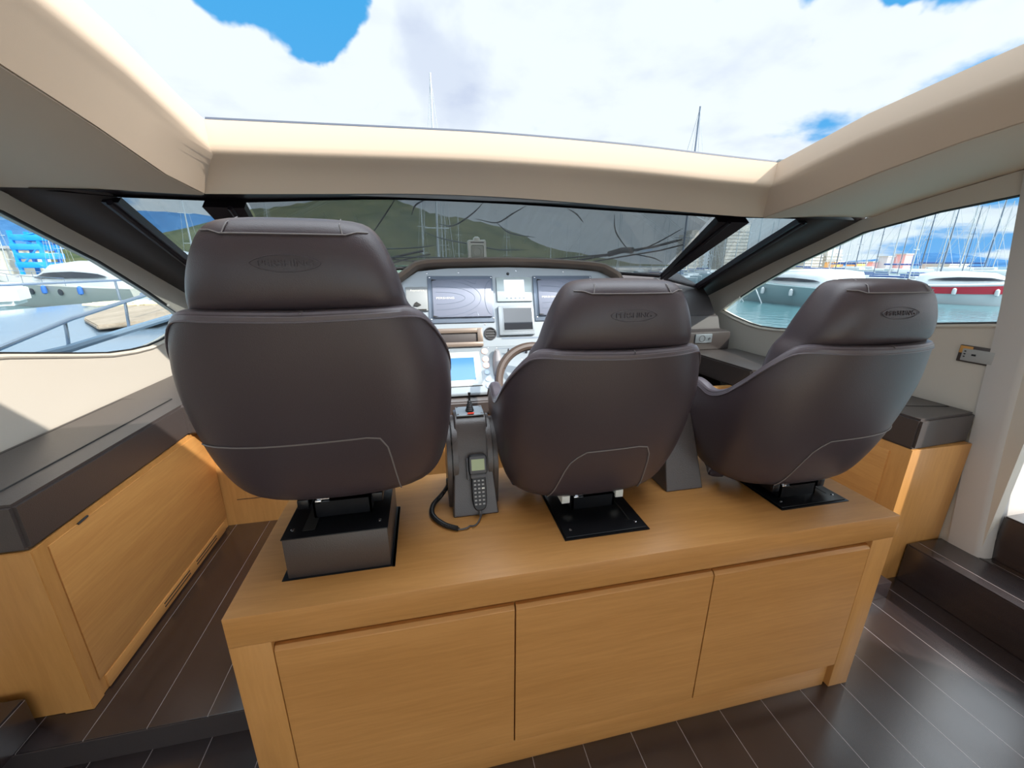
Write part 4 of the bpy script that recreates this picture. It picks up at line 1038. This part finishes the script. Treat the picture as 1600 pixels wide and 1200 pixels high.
# ================================================================== WATER, QUAYS, HILLS
b = MB(); b.add([(-3000, -3000, -2.2), (3000, -3000, -2.2), (3000, 3000, -2.2), (-3000, 3000, -2.2)], [[0, 1, 2, 3]])
struct(b.build('floor', WATER), 'harbour water')
def ridge(name, pts, y0, depth, m, label, seed=1, axis='y'):
    rnd = random.Random(seed); b = MB(); rows = []
    n = 80; xs = [p[0] for p in pts]
    for i in range(n + 1):
        x = xs[0] + (xs[-1] - xs[0]) * i / n; h = slerp(x, xs, [p[1] for p in pts]) + rnd.uniform(-1, 1) * 2.2
        row = []
        for j in range(9):
            k = j / 8; hh = (h + 3) * math.sin(PI / 2 * min(1, k * 1.6)) ** 1.2 if k < .62 else (h + 3) * (1 - (k - .62) / .38)
            off = depth * (k - .62) + rnd.uniform(-1, 1) * 8
            jit = rnd.uniform(-1, 1) * 3 if 0 < j < 8 and abs(k - .625) > .02 else 0
            row.append(Vector((x, y0 + off, -3 + hh + jit) if axis == 'y' else (y0 + off, x, -3 + hh + jit)))
        rows.append(row)
    b.loft(rows, cap=False, closed=False); o = b.build(name, m); tag(o, label, 'mountain'); return o
ridge('mountain', [(-860, 20), (-766, 70), (-640, 100), (-502, 150), (-350, 180), (-192, 212), (-72, 202), (51, 160), (182, 143), (320, 104), (391, 66), (515, 40), (646, 5), (760, 0)], 1500, 900, HILLG, 'green wooded mountain seen through the windscreen', 3)
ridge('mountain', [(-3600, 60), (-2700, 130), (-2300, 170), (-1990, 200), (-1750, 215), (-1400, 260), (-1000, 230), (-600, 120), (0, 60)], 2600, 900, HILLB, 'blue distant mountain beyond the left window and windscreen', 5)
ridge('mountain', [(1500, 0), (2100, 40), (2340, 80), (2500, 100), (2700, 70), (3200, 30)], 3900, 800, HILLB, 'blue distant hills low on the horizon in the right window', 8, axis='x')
# ================================================================== BOATS
def yacht(name, bow, stern, beam, hh, m_hull, label, band=None, band_m=None, cabin=(.30, .75, 1.5), m_cab=None, fenders=None, rail=False, ports=False):
    bow = Vector((*bow, 0)); stern = Vector((*stern, 0)); Ln = (bow - stern).length; d = (bow - stern).normalized(); n = Vector((-d.y, d.x, 0))
    z0 = -2.2
    t = thing(name, label, 'motor yacht', (*((bow + stern) / 2).xy, z0))
    def hp_(s, q, z): return stern + d * (Ln * s) + n * q + Vector((0, 0, z0 + z))
    def bm_(s): return beam / 2 * (1 - max(0, (s - .45) / .55) ** 2.2)
    b = MB(); rings = []
    for i in range(21):
        s = i / 20; w = max(.02, bm_(s)); sh_ = hh * (1 + .35 * s * s)
        rings.append([hp_(s - .04 * (s == 1), -w * .0, -.3), hp_(s, -w * .75, -.1), hp_(s, -w * .92, sh_ * .5), hp_(s, -w, sh_), hp_(s, -w * .9, sh_ + .05), hp_(s, 0, sh_ + .18), hp_(s, w * .9, sh_ + .05), hp_(s, w, sh_), hp_(s, w * .92, sh_ * .5), hp_(s, w * .75, -.1)])
    b.loft(rings); b.build('hull', m_hull, t, sharp=60)
    c0, c1, ch = cabin; b = MB(); rings = []
    for s, k, wz in ((c0 - .03, .02, .8), (c0, .85, .78), (c0 + .12, 1.0, .76), ((c0 + c1) / 2, 1.0, .72), (c1 - .08, .78, .62), (c1, .45, .5), (c1 + .12, .05, .3)):
        w = bm_(s) * wz; zb = hh * (1 + .35 * s * s); zt = zb + ch * k
        rings.append([hp_(s, -w, zb), hp_(s, -w * .86, zb + (zt - zb) * .7), hp_(s, -w * .6, zt), hp_(s, w * .6, zt), hp_(s, w * .86, zb + (zt - zb) * .7), hp_(s, w, zb)])
    b.loft(rings); b.build('superstructure', m_cab or GEL, t, sharp=50)
    # side windows, both sides
    for sg in (-1, 1):
        b = MB(); P = []
        top, bot = [], []
        for k in range(11):
            s = c0 + .08 + (c1 - c0 - .06) * k / 10; w = bm_(s) * lerp(s, [c0, (c0 + c1) / 2, c1 - .08, c1], [.78, .72, .62, .5]); zb = hh * (1 + .35 * s * s)
            kk = lerp(s, [c0, c0 + .12, (c0 + c1) / 2, c1 - .08, c1], [.85, 1, 1, .78, .45]); e = math.sin(PI * k / 10) ** .5
            zmid = zb + ch * kk * .45; hz = ch * .13 * e
            top.append(hp_(s, sg * (w * .90 + .06), zmid + hz)); bot.append(hp_(s, sg * (w * .96 + .06), zmid - hz))
        b.loft([top, bot], cap=False, closed=False); b.build('side_window', GLASSD, t)
        if band:
            b = MB(); top, bot = [], []
            s0, s1, za, zb_ = band
            for k in range(13):
                s = s0 + (s1 - s0) * k / 12; w = bm_(s) + .03; sh_ = hh * (1 + .35 * s * s)
                top.append(hp_(s, sg * w, sh_ * zb_)); bot.append(hp_(s, sg * (w * lerp(za, [.5, 1], [.93, 1]) + .03), sh_ * za))
            b.loft([top, bot], cap=False, closed=False); b.build('hull_band', band_m, t)
        if fenders:
            for s, m_, fz in fenders:
                w = bm_(s) + .15; b = MB(); zt = hh * fz
                b.lathe(hp_(s, sg * w, zt - .75), (0, 0, 1), [(.02, 0), (.16, .08), (.18, .35), (.15, .6), (.04, .7)], 12); b.build('fender', m_, t)
    if ports:
        for sg in (-1, 1):
            for s in (.38, .55, .70):
                w = bm_(s) * .955 + .04; b = MB(); c = hp_(s, sg * w, hh * .78)
                b.lathe(c, n * sg, [(.26, 0), (.26, .05), (.20, .06), (0, .06)], 16); b.build('porthole', GLASSD, t)
    if rail:
        b = MB()
        for sg in (-1, 1):
            b.tube([hp_(s, sg * bm_(s) * .93, hh * (1 + .35 * s * s) + .65) for s in [.35 + .64 * k / 10 for k in range(11)]], .03, 6)
            for k in range(0, 11, 2):
                s = .35 + .64 * k / 10; b.tube([hp_(s, sg * bm_(s) * .93, hh * (1 + .35 * s * s)), hp_(s, sg * bm_(s) * .93, hh * (1 + .35 * s * s) + .65)], .02, 5)
        b.build('bow_rail', STEEL, t)
    return t
yacht('motor_yacht', (-38.5, 47.0), (-20.5, 38.5), 5.2, 1.75, mat('cream_hull', (.36, .36, .33), .3), 'large white motor yacht with blue fenders and portholes in the left window', cabin=(.08, .62, 2.0), fenders=[(.45, mat('fender_blue', (.02, .12, .42), .5), 1.12), (.25, MATS['fender_blue'], 1.12)], ports=True, rail=True)
yacht('motor_yacht', (-16.0, 36.5), (-27.0, 72.0), 5.0, 2.0, GEL, 'teal hulled yacht behind the large white one in the left window', band=(.02, .98, .1, .92), band_m=mat('teal_hull', (.06, .22, .28), .25), cabin=(.25, .7, 1.8))
yacht('motor_yacht', (-53, 88), (-36, 80), 5.0, 2.4, GEL, 'white flybridge yacht furthest back in the left window', cabin=(.15, .75, 3.2))
yacht('motor_yacht', (56.9, 25.9), (52.6, 34.9), 4.6, 1.75, GEL, 'white motor yacht with a red hull band in the right window', band=(.0, .97, .55, .92), band_m=HRED, cabin=(.12, .72, 1.35), fenders=[(.18, GEL, .95), (.42, GEL, .95), (.7, GEL, .95)])
yacht('motor_yacht', (36.5, 40.5), (37.5, 27.5), 4.8, 1.7, mat('green_grey_hull', (.20, .28, .30), .2), 'grey hulled motor yacht with white cabin beside the right seat', cabin=(.12, .70, 1.3), fenders=[(.35, GEL, .95), (.6, GEL, .95)])
yacht('motor_yacht', (43, 46.5), (49, 34.5), 4.4, 1.9, GEL, 'white motor yacht moored behind the grey hulled one', cabin=(.15, .75, 1.3))
yacht('motor_yacht', (58, 42), (62, 33), 4.4, 1.4, GEL, 'white cabin cruiser with dark red trim left of the red banded yacht', band=(0, .9, .7, .95), band_m=HRED, cabin=(.15, .6, 1.2))
# dark inflatable tender
t = thing('inflatable_tender', 'dark grey inflatable tender among the white mooring struts, right window', 'dinghy', (36.8, 42.5, -2.1))
b = MB(); b.tube([(33.0, 43.6, -1.65), (33.5, 42.3, -1.6), (33.9, 39.6, -1.55), (33.2, 38.9, -1.45), (32.5, 39.5, -1.55), (31.9, 42.0, -1.6), (31.8, 43.4, -1.65)], [.45, .5, .5, .4, .5, .5, .45], 10); b.build('tube', mat('tender_grey', (.05, .08, .11), .5), t)
b = MB(); b.box(32.2, 33.4, 40.2, 43.0, -2.1, -1.7, .1); b.build('floorboard', GREYP, t)
g = 'white mooring struts beside the tender'
strut0 = None
for i, (a, c) in enumerate([((31.5, 39.5), (32.6, 38.6)), ((32.8, 38.8), (33.6, 37.8)), ((34.6, 37.6), (34.2, 38.2)), ((32.6, 37.2), (33.6, 36.4)), ((33.9, 35.8), (33.2, 36.6)), ((33.6, 35.4), (34.0, 34.4))]):
    b = MB(); b.tube([(a[0], a[1], -.4), (c[0], c[1], -2.25)], .06, 6); o = b.build('mooring_strut', GEL, at=(a[0], a[1], -2.2)); tag(o, '%s white slanting mooring strut from the left, beside the dark tender' % ['first', 'second', 'third', 'fourth', 'fifth', 'sixth'][i], 'strut', g)
# neighbouring grey yacht foredeck close by on the left
t = thing('neighbour_yacht', 'blue grey foredeck with a teak patch, of the yacht moored alongside outside the left window', 'motor yacht', (-9, 11, -2.2))
b = MB(); rings = []
for i in range(17):
    s = i / 16; y = 1.0 + 18.5 * s; w = 4.3 * (1 - max(0, (s - .35) / .65) ** 1.9) + .05; cxx = -8.8 + .6 * s
    rings.append([Vector((cxx - w, y, .1)), Vector((cxx - w * .6, y, .28)), Vector((cxx, y, .36)), Vector((cxx + w * .6, y, .28)), Vector((cxx + w, y, .1)), Vector((cxx + w * .8, y, -2.2)), Vector((cxx - w * .8, y, -2.2))])
b.loft(rings); b.build('hull', GELGREY, t, sharp=60)
b = MB(); b.prism([(-5.6, 8.2), (-5.0, 9.0), (-5.3, 11), (-6.4, 13.2), (-8.0, 13.6), (-7.7, 11.2), (-6.6, 9.4)], 'z', .30, .385, .02); b.build('teak_patch', TEAK, t)
b = MB()
for k in range(5):
    pts = []
    for j in range(14): pts.append((-8.2 + .5 * math.sin(j * .8 + k) + k * .25, 12.6 + .5 * math.cos(j * .7 + k * 2) + j * .05, .40 + .02 * (j % 2)))
    b.tube(pts, .035, 5)
b.build('mooring_rope', mat('rope_yellow', (.65, .58, .38), .8), t)
b = MB(); b.tube([(-11.5, 5.5, .95), (-8.7, 14, 1.0), (-7.9, 18.0, 1.0), (-7.4, 16.5, 1.0), (-6.0, 13.0, .95), (-5.2, 9.0, .9)], .035, 6)
for p in ((-8.7, 14), (-7.9, 18.0), (-6.0, 13.0)): b.tube([(p[0], p[1], .15), (p[0], p[1], 1.0)], .03, 6)
b.build('bow_rail', STEEL, t)
b = MB(); b.prism([(-26, 16.2), (-14.2, 15.4), (-13.0, 16.2), (-13.8, 17.8), (-24.5, 23.0)], 'z', .10, .80, .15); b.build('white_cover', mat('white_canvas', (.86, .90, .88), .7), t, 'bright white canvas cover')
# sailing boats
def make_sail():
    t = bpy.data.objects.new('sailing_boat', None); COL.objects.link(t); WO[t.name] = Vector((0, 0, 0))
    b = MB(); rings = []
    for i in range(13):
        s = i / 12; x = -6 + 12 * s; w = 1.8 * math.sin(PI * (.22 + .78 * s)) ** .8 if s < 1 else .03
        rings.append([Vector((x, 0, -.3)), Vector((x, -w * .8, 0)), Vector((x, -w, 1.3 + .2 * s)), Vector((x, 0, 1.4 + .2 * s)), Vector((x, w, 1.3 + .2 * s)), Vector((x, w * .8, 0))])
    b.loft(rings); b.build('hull', GEL, t, sharp=60)
    b = MB(); b.box(-3.0, 2.2, -1.1, 1.1, 1.35, 1.95, .15); b.build('cabin', GEL, t)
    b = MB(); b.tube([(.8, 0, 1.3), (.8, 0, 17.5)], [.10, .07], 8); b.build('mast', MAST, t)
    b = MB(); b.tube([(.8, 0, 2.6), (-4.0, 0, 2.65)], .13, 8); b.build('sail_cover', HBLUE, t, 'blue sail cover on the boom')
    b = MB()
    for z in (6.5, 11.5): b.tube([(.8, -1.0, z), (.8, 1.0, z)], .04, 5)
    b.build('spreader', MAST, t)
    b = MB()
    for p in ((6, 0), (-6, 0), (.8, 1.6), (.8, -1.6)): b.tube([(p[0], p[1], 1.4), (.8, 0, 17.3)], .022, 4)
    b.build('rigging', MAST, t)
    return t
sp = make_sail(); first = True
placed = [(Vector((-44.5, 84)), 1.6)]
def sail(x, y, sc, rot, label, group, dark=False):
    global first
    o = sp if first else copy_tree(sp); first = False
    q = Vector((x - .5, y + .85)); u = q.normalized()
    r_ = q.length; s00 = sc
    while any((q - p_).length < 6.3 * (sc + s_) for p_, s_ in placed): q += u * 2; sc = s00 * (q.length / r_) ** .6
    placed.append((q.copy(), sc)); x, y = q.x + .5, q.y - .85
    o.location = (x, y, -2.2); o.rotation_euler = (0, 0, rot); o.scale = (sc, sc, sc); o['label'] = label; o['category'] = 'sailing boat'
    if group: o['group'] = group
    elif 'group' in o: del o['group']
    if dark:
        for c in o.children:
            if c.name.startswith('mast') or c.name.startswith('spreader'):
                c.data = c.data.copy(); c.data.materials[0] = MASTD
    return o
rnd = random.Random(11)
ORD = 'first second third fourth fifth sixth seventh eighth ninth tenth eleventh twelfth thirteenth fourteenth fifteenth sixteenth seventeenth eighteenth nineteenth twentieth twenty-first twenty-second'.split()
def by_bearing(P): return sorted(P, key=lambda p: math.atan2(p[0] - .5, p[1] + .85))
sail(1.9, 37.1, 1.02, -1.6, 'tall masted sailing boat whose thin white mast rises left of centre above the sunroof edge', None)
sail(23.7, 34.2, .93, -1.6, 'sailing boat whose short dark mast top shows right of centre above the sunroof edge', None, dark=True)
lab = '%s pale sailing boat mast from the left seen through the main windscreen'
for i, (x, y) in enumerate(by_bearing([(.8, 74.1), (3.9, 69.1), (4.4, 70.5), (7.3, 78.9), (21.8, 107.1), (28.7, 89.9), (43.8, 111.1), (44.0, 89.2), (61.1, 114.1), (44.2, 77.9), (56.2, 94.0), (45.3, 71.4), (35, 98), (50, 100), (66, 105)])):
    sail(x, y, rnd.uniform(.72, 1.0), rnd.uniform(-2.2, -1.2), lab % ORD[i], 'sailing boats behind the windscreen')
lab = '%s sailing boat from the left in the narrow right windscreen pane'
for i, (x, y) in enumerate(by_bearing([(45.9, 65.0), (55.7, 76.4), (65.9, 87.6), (52.1, 66.7), (75.4, 92.9), (64.5, 76.0), (59.4, 67.2), (70.8, 77.1), (89.4, 94.0), (60, 78), (68, 70), (80, 88), (50, 72)])):
    sail(x, y, rnd.uniform(.6, .85), rnd.uniform(-2.2, -1.0), lab % ORD[i], 'sailing boats in the narrow right pane')
lab = '%s sailing boat mast from the left in the row beyond the right window'
for i, (x, y) in enumerate(by_bearing([(65.8, 61.1), (88.6, 80.6), (74.8, 66.1), (98.4, 84.7), (65.0, 54.5), (85.2, 69.3), (74.4, 58.9), (63.4, 48.6), (95.9, 71.9), (81.2, 58.2), (106.4, 74.6), (62.1, 41.9), (75.1, 49.6), (72.1, 45.0), (68.7, 40.9), (103.3, 61.0), (74.2, 41.5), (96.5, 52.9), (84.3, 44.0), (110, 64), (92, 58)])):
    sail(x, y, rnd.uniform(.8, 1.15), rnd.uniform(-1.6, -.4), lab % ORD[i], 'sailing boats beyond the right window', dark=(i % 2 == 0))
for (x, y, s, l) in [(-55.2, 69.9, .62, 'sailing boat with a leaning stay, leftmost in the left window'), (-33.4, 71.6, .95, 'sailing boat with a single white mast in the narrow left pane'),
                     (-63.2, 88.8, .8, 'sailing boat in front of the blue crane in the left window'), (-56.5, 81.3, .85, 'sailing boat right of the blue crane in the left window'), (-26.7, 84.9, .95, 'sailing boat mast just above the left seat')]:
    sail(x, y, s, -1.1, l, None)
# quays, sheds, towers
b = MB(); b.box(-130, -30, 111, 132, -2.3, -1.2, .1); tag(b.build('quay', CONCR), 'grey stone quay behind the boats in the left window', 'quay')
b = MB(); b.prism([(205, 100), (225, 60), (330, 60), (300, 330), (60, 360), (0, 270), (20, 235), (140, 195)], 'z', -2.3, -1.2); tag(b.build('quay', CONCR), 'long quay beyond the masts on the right', 'quay')
for i, (x, w, h, l) in enumerate([(-112, 12, 5.5, 'cream harbour shed at the left edge of the left window'), (-97, 13, 5.5, 'pale harbour shed left of the blue crane')]):
    t = thing('harbour_shed', l, 'shed', (x, 120, -1.2)); b = MB(); b.box(x - w / 2, x + w / 2, 114, 126, -1.2, h - 1.2); b.build('walls', mat('shed_cream', (.55, .52, .42), .7), t)
    b = MB(); b.box(x - w / 2 - .4, x + w / 2 + .4, 113.6, 126.4, h - 1.2, h - .6); b.build('roof', CONCR, t)
    b = MB()
    for k in range(2): b.box(x - w * .35 + k * w * .4, x - w * .08 + k * w * .4, 113.9, 114, -1.2, 3.2)
    b.build('shed_door', GREYP, t)
for i, (x, y, l) in enumerate([(-84.0, 114, 'blue steel boat rack left of the pale mast in the left window'), (-72.5, 117, 'blue steel boat rack right of the pale mast in the left window')]):
    t = thing('boat_rack', l, 'boat rack', (x, y, -1.2)); b = MB()
    for dx in (-2.4, 2.4):
        for dy in (-2, 2): b.box(x + dx - .3, x + dx + .3, y + dy - .3, y + dy + .3, -1.2, 8.0)
    b.build('post', CRANE, t)
    b = MB()
    for k in range(4): b.box(x - 3.0 + (k % 2) * .8, x + 2.6 + (k % 2) * .8, y - 2.4, y + 2.4, 0.2 + k * 1.9, 1.5 + k * 1.9, .2)
    b.build('shelf', CRANE, t)
    b = MB(); b.tube([(x - 2.4, y - 2.2, 0), (x + 2.4, y - 2.2, 5), (x - 2.4, y - 2.2, 6.5), (x + 2.4, y - 2.2, 7.5)], .2, 6); b.build('brace', CRANE, t)
def tower(x, y, w, h, floors, l, m=BUILD):
    t = thing('apartment_tower', l, 'building', (x, y, -1.2)); b = MB(); b.box(x - w / 2, x + w / 2, y - w / 2, y + w / 2, -1.2, h); b.build('walls', m, t)
    b = MB()
    for k in range(floors):
        z = 1 + (h - 3) * k / floors; b.box(x - w / 2 - .4, x + w / 2 + .4, y - w / 2 - .4, y + w / 2 + .4, z, z + (h / floors) * .42)
    b.build('window_row', mat('tower_window', (.40, .38, .35), .4), t)
    b = MB(); b.box(x - w / 4, x + w / 4, y - w / 4, y + w / 4, h, h + 2.5); b.build('roof_house', m, t)
tower(183, 224, 14, 24, 11, 'tall grey apartment tower seen in the narrow right pane')
tower(163, 232, 11, 19, 7, 'lower apartment block left of the grey tower in the windscreen')
tower(209.8, 195.5, 11.2, 9.2, 4, 'beige apartment block above the first masts of the right window')
tower(226.7, 197.6, 9.8, 10.0, 4, 'beige block just left of the orange sheds')
for x, y, w, h, m, l in [(208.3, 176.2, 5.47, 3.03, CONT, 'left orange harbour shed behind the masts'), (214.0, 169.3, 5.47, 2.75, CONT, 'right orange harbour shed behind the masts'), (224.2, 169.7, 3.12, 3.03, CONTP, 'small pink harbour shed right of the orange ones'), (228.4, 166.5, 4.43, 5.55, mat('grey_block', (.52, .52, .56), .7), 'grey box building behind the right seat headrest'), (233.2, 162.3, 4.69, 6.67, CONTP, 'pink red tower block behind the masts'), (244.8, 152.4, 11.72, 1.91, BUILD, 'long low terminal building at the right')]:
    t = thing('harbour_building', l, 'building', (x, y, -1.2)); b = MB(); b.box(x - w / 2, x + w / 2, y - w / 2, y + w / 2, -1.2, h); b.build('walls', m, t)
    b = MB(); b.box(x - w / 2 - .3, x + w / 2 + .3, y - w / 2 - .3, y + w / 2 + .3, h, h + .5); b.build('roof', CONCR, t)
